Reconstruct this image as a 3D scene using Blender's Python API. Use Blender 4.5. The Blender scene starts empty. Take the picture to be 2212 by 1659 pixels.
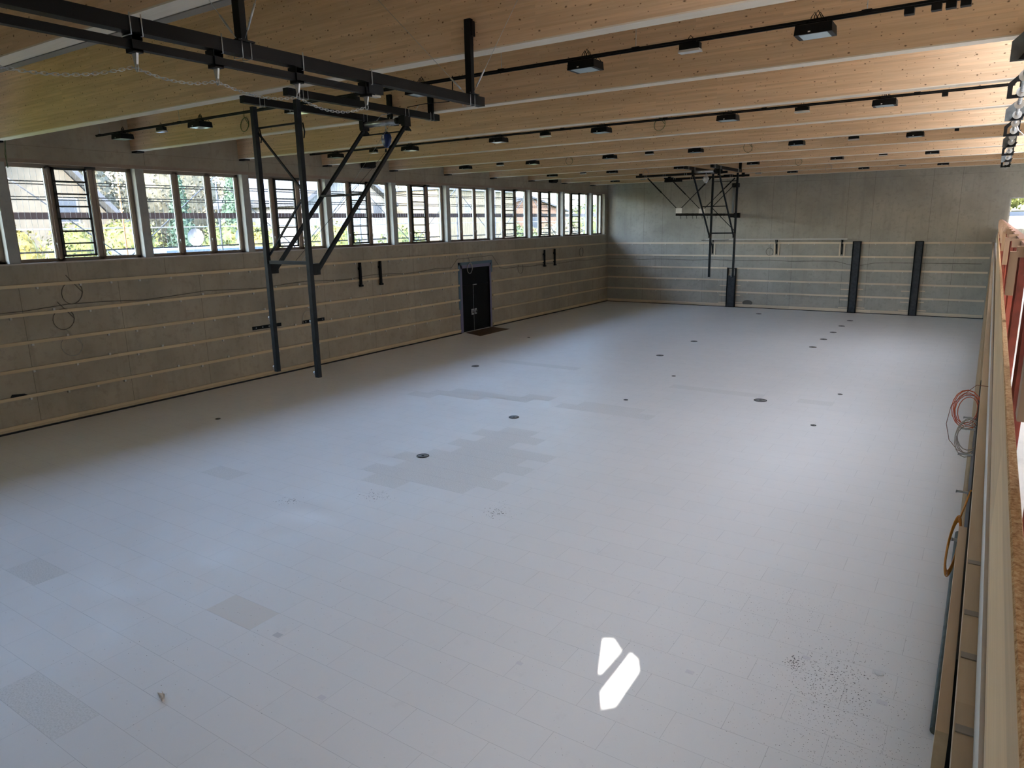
import bpy, math, random
from mathutils import Vector, Matrix
random.seed(7)
R = math.radians
C = bpy.context.scene.collection
sc = bpy.context.scene
HC = 5.35                       # camera height above the hall floor
FPX = 1527.696
# ------------------------------------------------------------------ camera
yaw, pitch, roll = 5.88181065e-01, -2.22808158e-01, -1.86403937e-02
cy_, sy_, cp_, sp_ = math.cos(yaw), math.sin(yaw), math.cos(pitch), math.sin(pitch)
Fv = Vector((-sy_*cp_, cy_*cp_, sp_)); Rv = Vector((cy_, sy_, 0)); Uv = Rv.cross(Fv)
Rc = Rv*math.cos(roll)+Uv*math.sin(roll); Uc = Uv*math.cos(roll)-Rv*math.sin(roll)
cam = bpy.data.cameras.new('camera'); co = bpy.data.objects.new('camera', cam); C.objects.link(co)
M3 = Matrix((Rc, Uc, -Fv)).transposed()
co.matrix_world = Matrix.Translation((0, 0, HC)) @ M3.to_4x4()
cam.sensor_fit = 'HORIZONTAL'; cam.sensor_width = 36; cam.lens = 36*FPX/2212; cam.clip_start = .02; cam.clip_end = 500
sc.camera = co
# ------------------------------------------------------------------ light
w = bpy.data.worlds.new('sky'); sc.world = w; w.use_nodes = True
nt = w.node_tree; nt.nodes.clear()
sky = nt.nodes.new('ShaderNodeTexSky'); sky.sky_type = 'NISHITA'; sky.sun_disc = False
sky.sun_elevation = R(34); sky.sun_rotation = R(160); sky.air_density = 1.0; sky.dust_density = 2.5
bg = nt.nodes.new('ShaderNodeBackground'); bg.inputs[1].default_value = 9.5
wo = nt.nodes.new('ShaderNodeOutputWorld')
haze = nt.nodes.new('ShaderNodeMix'); haze.data_type = 'RGBA'; haze.inputs[0].default_value = .30; haze.inputs[7].default_value = (.95, .97, 1, 1)
nt.links.new(sky.outputs[0], haze.inputs[6]); nt.links.new(haze.outputs[2], bg.inputs[0]); nt.links.new(bg.outputs[0], wo.inputs[0])
SUN = Vector((-.35, 1, -.62)).normalized()
sl = bpy.data.lights.new('sun', 'SUN'); sl.energy = 25; sl.angle = R(.25); sl.color = (1, .95, .86)
so = bpy.data.objects.new('sun', sl); C.objects.link(so); so.location = (4, -8, 14)
so.rotation_euler = SUN.to_track_quat('-Z', 'Y').to_euler()
def portal(name, loc, rot, sx, sy):
    l = bpy.data.lights.new(name, 'AREA'); l.shape = 'RECTANGLE'; l.size = sx; l.size_y = sy
    l.cycles.is_portal = True
    o = bpy.data.objects.new(name, l); C.objects.link(o); o.location = loc; o.rotation_euler = rot
portal('daylight_portal', (-22.35, 26.0, 5.85), (0, R(-90), 0), 2.8, 38)
portal('daylight_portal', (5.05, 21.5, 5.4), (0, R(90), 0), 1.7, 46)
portal('daylight_portal', (2.1, 45.0, 5.4), (R(-90), 0, 0), 3.0, 1.8)
sc.view_settings.view_transform = 'Standard'; sc.view_settings.look = 'None'
sc.view_settings.exposure = -0.16; sc.view_settings.gamma = 1.0; sc.view_settings.use_curve_mapping = False
sc.cycles.max_bounces = 10; sc.cycles.diffuse_bounces = 7; sc.cycles.transparent_max_bounces = 24
sc.cycles.glossy_bounces = 3; sc.cycles.sample_clamp_indirect = 8.0; sc.cycles.use_denoising = True
sc.cycles.caustics_reflective = False; sc.cycles.caustics_refractive = False

# ------------------------------------------------------------------ helpers
def ray(x, y): return Rc*((x-1106)/FPX)-Uc*((y-829.5)/FPX)+Fv
def on_x(x, y, X):
    d = ray(x, y); return d*(X/d.x)+Vector((0, 0, HC))
def on_y(x, y, Y):
    d = ray(x, y); return d*(Y/d.y)+Vector((0, 0, HC))
def on_z(x, y, Z=0.0):
    d = ray(x, y); return d*((Z-HC)/d.z)+Vector((0, 0, HC))

class MB:
    def __init__(s): s.v = []; s.f = []; s.m = []; s.sm = []
    def add(s, vs, fs, mi=0, smooth=False):
        b = len(s.v); s.v += [tuple(v) for v in vs]
        for f in fs: s.f.append(tuple(b+i for i in f)); s.m.append(mi); s.sm.append(smooth)
        return s
    def box(s, x0, x1, y0, y1, z0, z1, mi=0):
        vs = [(x, y, z) for z in (z0, z1) for y in (y0, y1) for x in (x0, x1)]
        return s.add(vs, [(0,2,3,1),(4,5,7,6),(0,1,5,4),(2,6,7,3),(0,4,6,2),(1,3,7,5)], mi)
    def cbox(s, c, sx, sy, sz, mi=0):
        return s.box(c[0]-sx/2, c[0]+sx/2, c[1]-sy/2, c[1]+sy/2, c[2]-sz/2, c[2]+sz/2, mi)
    def bar(s, p1, p2, w_, h_, up=(0, 0, 1), mi=0):
        p1, p2 = Vector(p1), Vector(p2); d = (p2-p1).normalized(); u = Vector(up)
        if abs(d.dot(u)) > .98: u = Vector((0, 1, 0)) if abs(d.y) < .9 else Vector((1, 0, 0))
        a = d.cross(u).normalized()*(w_/2); b = a.cross(d).normalized()*(h_/2)
        vs = [p+q for p in (p1, p2) for q in (-a-b, a-b, a+b, -a+b)]
        return s.add(vs, [(0,1,2,3),(7,6,5,4),(0,4,5,1),(1,5,6,2),(2,6,7,3),(3,7,4,0)], mi)
    def tube(s, pts, r, n=8, closed=False, mi=0, caps=True):
        pts = [Vector(p) for p in pts]; N = len(pts); prev = None; vs = []
        for i, p in enumerate(pts):
            if closed: d = pts[(i+1) % N]-pts[i-1]
            else: d = pts[min(i+1, N-1)]-pts[max(i-1, 0)]
            d.normalize()
            if prev is None:
                t = Vector((0, 0, 1)) if abs(d.z) < .9 else Vector((1, 0, 0)); a = d.cross(t).normalized()
            else: a = (prev-d*prev.dot(d)).normalized()
            prev = a; b = d.cross(a)
            rr = r[i] if isinstance(r, (list, tuple)) else r
            vs += [p+(a*math.cos(2*math.pi*k/n)+b*math.sin(2*math.pi*k/n))*rr for k in range(n)]
        fs = []
        for i in range(N if closed else N-1):
            j = (i+1) % N
            for k in range(n): fs.append((i*n+k, i*n+(k+1) % n, j*n+(k+1) % n, j*n+k))
        s.add(vs, fs, mi, True)
        if caps and not closed:
            b = len(s.v)-len(vs)
            s.f.append(tuple(b+k for k in range(n))[::-1]); s.m.append(mi); s.sm.append(False)
            s.f.append(tuple(b+(N-1)*n+k for k in range(n))); s.m.append(mi); s.sm.append(False)
        return s
    def lathe(s, c, prof, n=24, mi=0, axis='z'):
        vs = []
        for r, h in prof:
            for k in range(n):
                a = 2*math.pi*k/n; x, y = r*math.cos(a), r*math.sin(a)
                vs.append((c[0]+x, c[1]+y, c[2]+h) if axis == 'z' else (c[0]+x, c[1]+h, c[2]+y))
        fs = [(i*n+k, i*n+(k+1) % n, (i+1)*n+(k+1) % n, (i+1)*n+k) for i in range(len(prof)-1) for k in range(n)]
        return s.add(vs, fs, mi, True)
    def prism(s, poly, axis, a, b, mi=0):
        n = len(poly)
        def P(q, h):
            return (h, q[0], q[1]) if axis == 'x' else (q[0], h, q[1]) if axis == 'y' else (q[0], q[1], h)
        vs = [P(q, a) for q in poly]+[P(q, b) for q in poly]
        return s.add(vs, [tuple(range(n))[::-1], tuple(range(n, 2*n))]+[(i, (i+1) % n, n+(i+1) % n, n+i) for i in range(n)], mi)
    def build(s, name, mats, parent=None, origin=None):
        if not isinstance(mats, (list, tuple)): mats = [mats]
        if parent is not None: org = Vector(parent['_o'])
        elif origin is not None: org = Vector(origin)
        else:
            xs, ys, zs = zip(*s.v); org = Vector(((min(xs)+max(xs))/2, (min(ys)+max(ys))/2, min(zs)))
        me = bpy.data.meshes.new(name); me.from_pydata([tuple(Vector(v)-org) for v in s.v], [], s.f)
        for m in mats: me.materials.append(m)
        me.polygons.foreach_set('material_index', s.m); me.polygons.foreach_set('use_smooth', s.sm)
        me.update(); me.validate()
        o = bpy.data.objects.new(name, me); C.objects.link(o); o['_o'] = tuple(org)
        if parent is not None: o.parent = parent
        else: o.location = org
        return o
def tag(o, label, cat, group=None, kind=None):
    if label: o['label'] = label
    if cat: o['category'] = cat
    if group: o['group'] = group
    if kind: o['kind'] = kind
    return o
def thing(name, label, cat, loc, group=None):
    o = bpy.data.objects.new(name, None); C.objects.link(o); o.location = loc; o['_o'] = tuple(loc); o.empty_display_size = .2
    return tag(o, label, cat, group)
def struct(o, label=None):
    o['kind'] = 'structure'
    if label: o['label'] = label
    return o
def kids(o): return [c for c in KID.get(o.name, [])]
def copy_tree(o, parent=None):
    c = o.copy(); C.objects.link(c)
    if parent is not None: c.parent = parent
    for ch in o.children: copy_tree(ch, c)
    return c
def place(o, loc):                              # a copied thing moved to a new base
    o.location = loc; o['_o'] = tuple(loc)
    return o
ORD = ['first', 'second', 'third', 'fourth', 'fifth', 'sixth', 'seventh', 'eighth', 'ninth', 'tenth', 'eleventh', 'twelfth']

# ------------------------------------------------------------------ materials
def mat(name, col, rough=.6, metal=0.0, spec=.5):
    m = bpy.data.materials.new(name); m.use_nodes = True; b = m.node_tree.nodes['Principled BSDF']
    b.inputs['Base Color'].default_value = (*col, 1); b.inputs['Roughness'].default_value = rough
    b.inputs['Metallic'].default_value = metal; b.inputs['Specular IOR Level'].default_value = spec
    return m
class NT:
    def __init__(s, m): s.t = m.node_tree; s.b = s.t.nodes['Principled BSDF']
    def n(s, typ, **k):
        o = s.t.nodes.new(typ)
        for a, v in k.items():
            if a.startswith('i_'): o.inputs[a[2:].replace('_', ' ')].default_value = v
            elif a.startswith('n_'): o.inputs[int(a[2:])].default_value = v
            else: setattr(o, a, v)
        return o
    def l(s, a, b): s.t.links.new(a, b)
    def pos(s, scale=(1, 1, 1), loc=(0, 0, 0), rot=(0, 0, 0)):
        g = s.n('ShaderNodeNewGeometry'); mp = s.n('ShaderNodeMapping')
        mp.inputs['Scale'].default_value = scale; mp.inputs['Location'].default_value = loc; mp.inputs['Rotation'].default_value = rot
        s.l(g.outputs['Position'], mp.inputs['Vector']); return mp.outputs[0]
    def noise(s, vec, scale, detail=4, rough=.55):
        o = s.n('ShaderNodeTexNoise'); o.inputs['Scale'].default_value = scale; o.inputs['Detail'].default_value = detail
        o.inputs['Roughness'].default_value = rough; s.l(vec, o.inputs['Vector']); return o.outputs['Fac']
    def ramp(s, fac, stops):
        o = s.n('ShaderNodeValToRGB'); e = o.color_ramp.elements
        e[0].position, e[0].color = stops[0][0], (*stops[0][1], 1); e[1].position, e[1].color = stops[-1][0], (*stops[-1][1], 1)
        for p, c in stops[1:-1]: x = e.new(p); x.color = (*c, 1)
        s.l(fac, o.inputs[0]); return o.outputs[0]
    def mix(s, fac, a, b, mode='MIX'):
        o = s.n('ShaderNodeMix', data_type='RGBA', blend_type=mode)
        for sock, v in ((o.inputs[0], fac), (o.inputs[6], a), (o.inputs[7], b)):
            if isinstance(v, (int, float)): sock.default_value = v
            elif isinstance(v, tuple): sock.default_value = (*v, 1)
            else: s.l(v, sock)
        return o.outputs[2]
    def math(s, op, a, b=0.0, c=0.0):
        o = s.n('ShaderNodeMath', operation=op)
        for sock, v in zip(o.inputs, (a, b, c)):
            if isinstance(v, (int, float)): sock.default_value = v
            else: s.l(v, sock)
        return o.outputs[0]
    def sep(s, v):
        o = s.n('ShaderNodeSeparateXYZ'); s.l(v, o.inputs[0]); return o.outputs
    def bump(s, h, strength=.2, dist=.01):
        o = s.n('ShaderNodeBump'); o.inputs['Strength'].default_value = strength; o.inputs['Distance'].default_value = dist
        s.l(h, o.inputs['Height']); s.l(o.outputs[0], s.b.inputs['Normal'])

def wood(name, base, dark, knots=True, grain='x', lam=.042, rough=.6, lamlen=2.2):
    """planed spruce: lamella layers, grain and small brown knots"""
    m = mat(name, base, rough); t = NT(m)
    rot = {'x': (0, 0, 0), 'y': (0, 0, R(90)), 'z': (0, R(90), 0)}[grain]
    P = t.pos(rot=rot); s = t.sep(P)
    cb = t.n('ShaderNodeCombineXYZ'); t.l(s[0], cb.inputs[0]); t.l(s[2], cb.inputs[1])
    br = t.n('ShaderNodeTexBrick'); t.l(cb.outputs[0], br.inputs['Vector'])
    br.inputs['Color1'].default_value = (0, 0, 0, 1); br.inputs['Color2'].default_value = (1, 1, 1, 1); br.inputs['Mortar'].default_value = (.25, .25, .25, 1)
    br.inputs['Scale'].default_value = 1; br.inputs['Mortar Size'].default_value = .0006; br.inputs['Brick Width'].default_value = lamlen
    br.inputs['Row Height'].default_value = lam; br.offset = .37; br.inputs['Mortar Smooth'].default_value = 1
    mp = t.n('ShaderNodeMapping'); mp.inputs['Scale'].default_value = (.5, 7, 12); t.l(P, mp.inputs[0])
    n1 = t.noise(mp.outputs[0], 2.5, 6, .6)
    mp2 = t.n('ShaderNodeMapping'); mp2.inputs['Scale'].default_value = (.22, 1, 1.6); t.l(P, mp2.inputs[0])
    n2 = t.noise(mp2.outputs[0], 1.6, 3)
    c = t.mix(t.ramp(n1, [(.35, (0, 0, 0)), (.68, (1, 1, 1))]), dark, base)
    c = t.mix(.34, c, t.mix(br.outputs['Color'], tuple(x*.62 for x in base), tuple(min(1, x*1.2) for x in base)))
    c = t.mix(t.ramp(n2, [(.35, (.35, .35, .35)), (.7, (0, 0, 0))]), c, tuple(x*.78 for x in dark))
    if knots:
        kp = t.n('ShaderNodeMapping'); kp.inputs['Scale'].default_value = (1, 1.5, 1); t.l(cb.outputs[0], kp.inputs[0])
        nz = t.n('ShaderNodeTexNoise'); nz.inputs['Scale'].default_value = 9; t.l(kp.outputs[0], nz.inputs[0])
        mx = t.n('ShaderNodeVectorMath', operation='MULTIPLY_ADD'); t.l(nz.outputs['Color'], mx.inputs[0]); mx.inputs[1].default_value = (.05, .05, .05); t.l(kp.outputs[0], mx.inputs[2])
        for sc_, rad, th in ((2.6, .045, .40), (4.6, .050, .58), (7.5, .058, .74)):
            v = t.n('ShaderNodeTexVoronoi', voronoi_dimensions='2D'); v.inputs['Scale'].default_value = sc_; t.l(mx.outputs[0], v.inputs['Vector'])
            sp = t.sep(v.outputs['Color'])
            pick = t.math('GREATER_THAN', sp[0], th)
            k = t.ramp(v.outputs['Distance'], [(rad*.4, (1, 1, 1)), (rad*1.35, (0, 0, 0))])
            c = t.mix(t.math('MULTIPLY', k, pick), c, (.13, .065, .025))
    t.l(c, t.b.inputs['Base Color']); t.bump(n1, .08, .004)
    return m
def jointline(t, coord, off, period, width):
    a = t.math('ADD', coord, -off+width/2+period*40)
    f = t.math('MODULO', a, period)
    return t.math('LESS_THAN', f, width)
def concrete(name, col, coord=1, joints=(), hj=(), zlow=None):
    m = mat(name, col, .85, spec=.2); t = NT(m); P = t.pos(); s = t.sep(P)
    n1 = t.noise(P, .55, 6, .6); n2 = t.noise(P, 5, 5, .65); n3 = t.noise(P, 60, 2)
    sv = t.pos(scale=(2.2, 2.2, .12)); n4 = t.noise(sv, 2.2, 5)
    c = t.mix(t.ramp(n1, [(.3, (0, 0, 0)), (.7, (1, 1, 1))]), tuple(x*.80 for x in col), tuple(min(1, x*1.12) for x in col))
    c = t.mix(t.ramp(n2, [(.31, (.5, .5, .5)), (.48, (0, 0, 0))]), c, tuple(x*.68 for x in col))
    c = t.mix(t.ramp(n4, [(.30, (.4, .4, .4)), (.45, (0, 0, 0))]), c, tuple(x*.7 for x in col))
    c = t.mix(t.ramp(n3, [(.24, (.35, .35, .35)), (.34, (0, 0, 0))]), c, tuple(x*.55 for x in col))
    h = n2
    for off, per, lo, hi in joints:
        j = jointline(t, s[coord], off, per, .014)
        j = t.math('MULTIPLY', j, t.math('MULTIPLY', t.math('GREATER_THAN', s[2], lo), t.math('LESS_THAN', s[2], hi)))
        c = t.mix(t.math('MULTIPLY', j, .75), c, tuple(x*.32 for x in col))
    for z in hj:
        j = t.math('LESS_THAN', t.math('ABSOLUTE', t.math('SUBTRACT', s[2], z)), .007)
        c = t.mix(t.math('MULTIPLY', j, .45), c, tuple(x*.4 for x in col))
    t.l(c, t.b.inputs['Base Color']); t.bump(n2, .15, .004)
    return m
def leafy(name, c1, c2, c3):
    m = mat(name, c1, .8, spec=.2); t = NT(m); P = t.pos()
    n = t.noise(P, 3.5, 6, .7)
    t.l(t.ramp(n, [(.32, c1), (.5, c2), (.68, c3)]), t.b.inputs['Base Color'])
    return m
BEAM = wood('spruce_glulam', (.78, .575, .375), (.61, .405, .235))
SOFF = wood('spruce_pale_underside', (.78, .71, .60), (.68, .60, .48), knots=False, lam=.2)  # paler spruce tone for the beam undersides
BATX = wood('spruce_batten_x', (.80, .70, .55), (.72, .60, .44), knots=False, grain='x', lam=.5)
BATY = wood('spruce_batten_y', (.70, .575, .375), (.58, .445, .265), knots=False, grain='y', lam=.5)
BATG = wood('shade_toned_batten', (.50, .40, .27), (.40, .30, .19), knots=False, grain='y', lam=.5)  # batten timber toned darker in place of weaker light under the gallery
FASC = wood('spruce_formwork_board', (.80, .59, .36), (.62, .43, .24), knots=False, grain='y', lam=.3)
WFRAME = wood('window_larch', (.34, .265, .205), (.29, .22, .17), knots=False, grain='z', lam=.5)
CONL = concrete('concrete_window_wall', (.385, .34, .262), 1, [(8.65, 2.67, 0, 3.93), (9.96, 2.9, 3.93, 4.5), (8.9, 3.72, 7.2, 8.6)], (7.62,))
CONF = concrete('concrete_far_wall', (.42, .405, .355), 0, [(-19.1, 4.08, 0, 12), (-17.8, 4.08, 0, 12)], (7.45,))
CONR = concrete('concrete_gallery_wall', (.50, .48, .43), 1, [(2, 2.7, 0, 12)])
CONP = concrete('concrete_pier', (.40, .40, .38), 1)
GSLAB = concrete('concrete_gallery_floor', (.62, .59, .53), 0)
DECK = wood('roof_deck', (.5, .35, .19), (.4, .26, .12), knots=False)
BLACK = mat('black_powder_coated_steel', (.005, .0053, .0055), .5, .0, .14)
def steelmat(name, col, r=.4):
    m = mat(name, col, r); t = NT(m); n = t.noise(t.pos(), 7, 4)
    t.l(t.ramp(n, [(.35, tuple(x*.75 for x in col)), (.65, tuple(x*1.3 for x in col))]), t.b.inputs['Base Color']); return m
ANTH = steelmat('anthracite_steel', (.010, .0125, .015), .5); ANTH.node_tree.nodes['Principled BSDF'].inputs['Specular IOR Level'].default_value = .12
GALV = steelmat('galvanised_steel', (.42, .44, .45), .35); GALV.node_tree.nodes['Principled BSDF'].inputs['Metallic'].default_value = .7
DARKM = steelmat('dark_mat_board', (.030, .035, .042), .7)
DIFF = mat('frosted_diffuser', (.55, .66, .70), .12, spec=.6)
WHITEP = mat('white_plastic', (.78, .78, .75), .4)
REDP = steelmat('red_oxide_paint', (.24, .045, .028), .5)
REDW = wood('reddish_timber', (.42, .23, .17), (.33, .17, .12), knots=False, grain='y', lam=.3)
OAKE = wood('packing_timber', (.42, .29, .19), (.30, .19, .12), knots=False, grain='z', lam=.3)
BLUEP = mat('blue_plastic', (.01, .03, .13), .3)
DOORM = mat('anthracite_door_leaf', (.005, .0055, .006), .6, spec=.15)
FILM = mat('violet_protective_film', (.17, .16, .26), .4)
FILMB = mat('blue_sealing_tape', (.09, .15, .20), .5)
BROWN = steelmat('brown_hardboard', (.11, .065, .035), .7)
GREENC = mat('green_yellow_cable', (.05, .09, .02), .5)
GREYC = mat('grey_cable', (.35, .33, .29), .5)
DGREYC = mat('dark_grey_cable', (.10, .085, .065), .6)
ORANGEC = mat('orange_cable', (.55, .10, .03), .45)
YELC = mat('amber_cable', (.60, .24, .03), .4)
PIPE = steelmat('grey_green_corrugated_pipe', (.055, .065, .055), .7)
CRUMB = mat('dark_crumbs', (.015, .015, .017), .9)
TILEG = mat('grey_flecked_board', (.5, .5, .5), .55)
t = NT(TILEG); P = t.pos(); n = t.noise(P, 45, 3, .7); n2 = t.noise(P, 1.2, 3)
c = t.ramp(n, [(.36, (.60, .61, .605)), (.50, (.705, .715, .71)), (.6, (.745, .755, .755))]); t.l(c, t.b.inputs['Base Color'])
TILEB = mat('buff_board', (.70, .68, .645), .5)
# hall floor of white insulation boards
FLOORM = mat('white_insulation_boards', (.75, .76, .76), .42, spec=.35)
t = NT(FLOORM); P = t.pos(loc=(-.15+50, -.21+50, 0))
br = t.n('ShaderNodeTexBrick'); t.l(P, br.inputs['Vector'])
br.inputs['Scale'].default_value = 1; br.inputs['Brick Width'].default_value = 1.0; br.inputs['Row Height'].default_value = .5
br.inputs['Mortar Size'].default_value = .0022; br.inputs['Mortar Smooth'].default_value = .3; br.offset = .5
br.inputs['Color1'].default_value = (.735, .745, .75, 1); br.inputs['Color2'].default_value = (.765, .77, .775, 1); br.inputs['Mortar'].default_value = (.27, .28, .30, 1)
PW = t.pos(); pn = t.ramp(t.noise(PW, 1.7, 3), [(.55, (0, 0, 0)), (.68, (1, 1, 1))])
plain = t.mix(t.ramp(t.noise(PW, .35, 4), [(.35, (0, 0, 0)), (.65, (1, 1, 1))]), (.73, .735, .735), (.77, .775, .775))
seam = t.math('MULTIPLY', br.outputs['Fac'], t.math('ADD', t.math('MULTIPLY', pn, .62), .035))
c = t.mix(seam, t.mix(.5, plain, br.outputs['Color']), (.25, .26, .28))
sm = t.ramp(t.noise(t.pos(scale=(1, 1, 1)), 3.4, 5, .7), [(.30, (.25, .25, .25)), (.40, (0, 0, 0))])
c = t.mix(sm, c, (.60, .60, .60))
t.l(c, t.b.inputs['Base Color'])
t.l(t.ramp(t.noise(PW, 2, 4), [(.3, (.34, .34, .34)), (.7, (.5, .5, .5))]), t.b.inputs['Roughness'])
# window glass: clear pane, mirror at grazing angles
GLASS = bpy.data.materials.new('window_glass'); GLASS.use_nodes = True; g = GLASS.node_tree; g.nodes.clear()
tr = g.nodes.new('ShaderNodeBsdfTransparent'); tr.inputs[0].default_value = (.90, .93, .94, 1)
gl = g.nodes.new('ShaderNodeBsdfGlossy'); gl.inputs['Roughness'].default_value = .02
lf = g.nodes.new('ShaderNodeLayerWeight'); lf.inputs[0].default_value = .5
lp = g.nodes.new('ShaderNodeMath'); lp.operation = 'POWER'; lp.inputs[1].default_value = 5; g.links.new(lf.outputs['Facing'], lp.inputs[0])
lw = g.nodes.new('ShaderNodeMath'); lw.operation = 'MULTIPLY_ADD'; lw.inputs[1].default_value = .5; lw.inputs[2].default_value = .03; g.links.new(lp.outputs[0], lw.inputs[0])
mx = g.nodes.new('ShaderNodeMixShader'); out = g.nodes.new('ShaderNodeOutputMaterial')
g.links.new(lw.outputs[0], mx.inputs[0]); g.links.new(tr.outputs[0], mx.inputs[1]); g.links.new(gl.outputs[0], mx.inputs[2]); g.links.new(mx.outputs[0], out.inputs[0])

# ------------------------------------------------------------------ the hall shell
XL, YF, YB = -21.72, 44.64, -3.0
XG, ZT = 4.7, 9.35
ZS, ZH = 4.54, 7.17             # window band
def xr(y): return .107+.0025*y  # hall side of the gallery wall
m = MB(); m.box(-26, 5, -4, 45.4, -.3, 0, 0)
def tile(row, x0, x1, mi): m.box(x0+.004, x1-.004, row*.5+.21+.004, row*.5+.71-.004, -.002, .0012, mi)
for r_, a, b in ((20, -10.8, -9.8), (21, -11.3, -8.4), (22, -10.8, -7.9), (23, -11.3, -8.4), (24, -10.8, -7.9), (25, -10.3, -8.4), (26, -10.8, -7.9), (27, -10.3, -9.3), (28, -10.8, -8.8), (29, -10.3, -9.3)):
    tile(r_, a, b, 1)
for r_, a, b in ((33, -15.3, -14.3), (34, -14.8, -12.8), (35, -14.3, -11.3), (36, -11.8, -10.8), (35, -10.3, -7.3), (36, -9.8, -7.8), (45, -15.8, -12.3), (43, -8.3, -5.3), (43, -4.3, -3.3)):
    tile(r_, a, b, 1)
tile(5, -8.86-.5, -7.86, 1)
tile(10, -8.86, -7.86, 2); tile(8, -12.8, -11.8, 1); tile(17, -14.3, -13.3, 1)
struct(m.build('floor', [FLOORM, TILEG, TILEB], origin=(0, 0, 0)), 'white insulation board floor of the hall')

# left wall with a continuous window band divided by piers
PY = [8.54+3.74*k for k in range(-2, 10)]       # pier start
m = MB()
m.box(XL-.45, XL, -3.4, 28.25, 0, ZS); m.box(XL-.45, XL, 30.62, YF+.4, 0, ZS); m.box(XL-.45, XL, 28.25, 30.62, 3.24, ZS)
m.box(XL-.45, XL, -3.4, YF+.4, ZH+.08, ZT)
m.box(XL-.45, XL, -3.4, PY[0], ZS, ZH+.08)
for y in PY: m.box(XL-.45, XL, y, y+.27, ZS, ZH+.08, 1)
m.box(XL-.45, XL, 44.15, YF+.4, ZS, ZH+.08)
struct(m.build('wall_left', [CONL, CONP], origin=(XL, 20, 0)), 'bare concrete wall with the long window band')
# far wall, with the gallery window
m = MB(); ya, yb = YF, YF+.45
m.box(XL-.45, .66, ya, yb, 0, ZT); m.box(3.6, XG+.3, ya, yb, 0, ZT); m.box(.66, 3.6, ya, yb, 0, 4.58); m.box(.66, 3.6, ya, yb, 6.19, ZT)
struct(m.build('wall_far', CONF, origin=(-10, YF, 0)), 'bare concrete end wall')
# gallery: parapet wall under the gallery, slab, outer wall
m = MB(); m.prism([(xr(YB), YB), (xr(YF), YF), (xr(YF)+.3, YF), (xr(YB)+.3, YB)], 'z', 0, 3.75)
struct(m.build('wall_right', CONR), 'concrete wall below the gallery')
m = MB(); m.prism([(xr(YB)+.03, YB), (xr(YF)+.03, YF), (XG, YF), (XG, YB)], 'z', 3.75, 3.95)
struct(m.build('floor_gallery', GSLAB), 'pale stained concrete gallery floor')
m = MB(); m.box(XG, XG+.3, YB, YF, 0, 4.6); m.box(XG, XG+.3, YB, YF, 6.2, ZT)
for k in range(14): m.box(XG, XG+.3, YB+3.72*k-.2, YB+3.72*k+.2, 4.6, 6.2)
struct(m.build('wall_gallery', CONR), 'outer gallery wall')
# wall behind the camera, with added holes cut to the outline of the sun patch
import bmesh
def sunproj(p): v = Vector((p[0], p[1], 0))-SUN*((p[1]-YB)/SUN.y); return (v.x, v.z)
bm = bmesh.new()
def loop(pts):
    vs = [bm.verts.new((x, YB, z)) for x, z in pts]
    for i in range(len(vs)): bm.edges.new((vs[i], vs[(i+1) % len(vs)]))
loop([(XL-.45, -.3), (XG+.3, -.3), (XG+.3, ZT), (XL-.45, ZT)])
loop([sunproj(p) for p in [(-3.68, 7.56), (-3.56, 7.63), (-3.36, 7.44), (-3.37, 6.88), (-3.40, 6.88)]])
loop([sunproj(p) for p in [(-3.24, 7.46), (-3.11, 7.38), (-3.0, 7.17), (-2.97, 6.44), (-3.08, 6.32), (-3.22, 6.57)]])
bmesh.ops.triangle_fill(bm, edges=bm.edges[:], use_beauty=True)
me = bpy.data.meshes.new('wall_back'); bm.to_mesh(me); bm.free(); me.materials.append(CONR)
o = bpy.data.objects.new('wall_back', me); C.objects.link(o); struct(o, 'wall behind the viewer, with holes shaped for the sun patch')
# roof deck
m = MB(); m.box(XL-.45, 0, -3.2, YF+.45, ZT, ZT+.3); m.box(3.9, XG+.3, -3.2, YF+.45, ZT, ZT+.3)
BFAR = [5.06+3.72*k for k in range(-1, 11)]
RL = [k for k in range(1, 9) if k not in (2, 6)]     # bays given an unseen rooflight, added to light beams and gallery side
yy = -3.2
for k in RL: m.box(0, 3.9, yy, BFAR[k]+.02, ZT, ZT+.3); yy = (BFAR[k+1]-.28 if k < 10 else YF-.3)
m.box(0, 3.9, yy, YF+.45, ZT, ZT+.3)
OPAL = bpy.data.materials.new('added_opal_glazing'); OPAL.use_nodes = True; q_ = OPAL.node_tree; q_.nodes.clear()
tb = q_.nodes.new('ShaderNodeBsdfTranslucent'); tb.inputs[0].default_value = (.385, .385, .378, 1); oo = q_.nodes.new('ShaderNodeOutputMaterial'); q_.links.new(tb.outputs[0], oo.inputs[0])
for j, k in enumerate(RL):
    ya_ = BFAR[k]+.02; yb_ = BFAR[k+1]-.28 if k+1 < len(BFAR) else YF-.3
    rr = MB(); rr.add([(-.05, ya_-.05, ZT+.15), (3.95, ya_-.05, ZT+.15), (3.95, yb_+.05, ZT+.15), (-.05, yb_+.05, ZT+.15)], [(0, 1, 2, 3)])
    struct(rr.build(f'window_{j+13}', OPAL), 'unseen opal rooflight added over the gallery')
struct(m.build('ceiling', DECK), 'timber roof deck above the beams')
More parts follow.
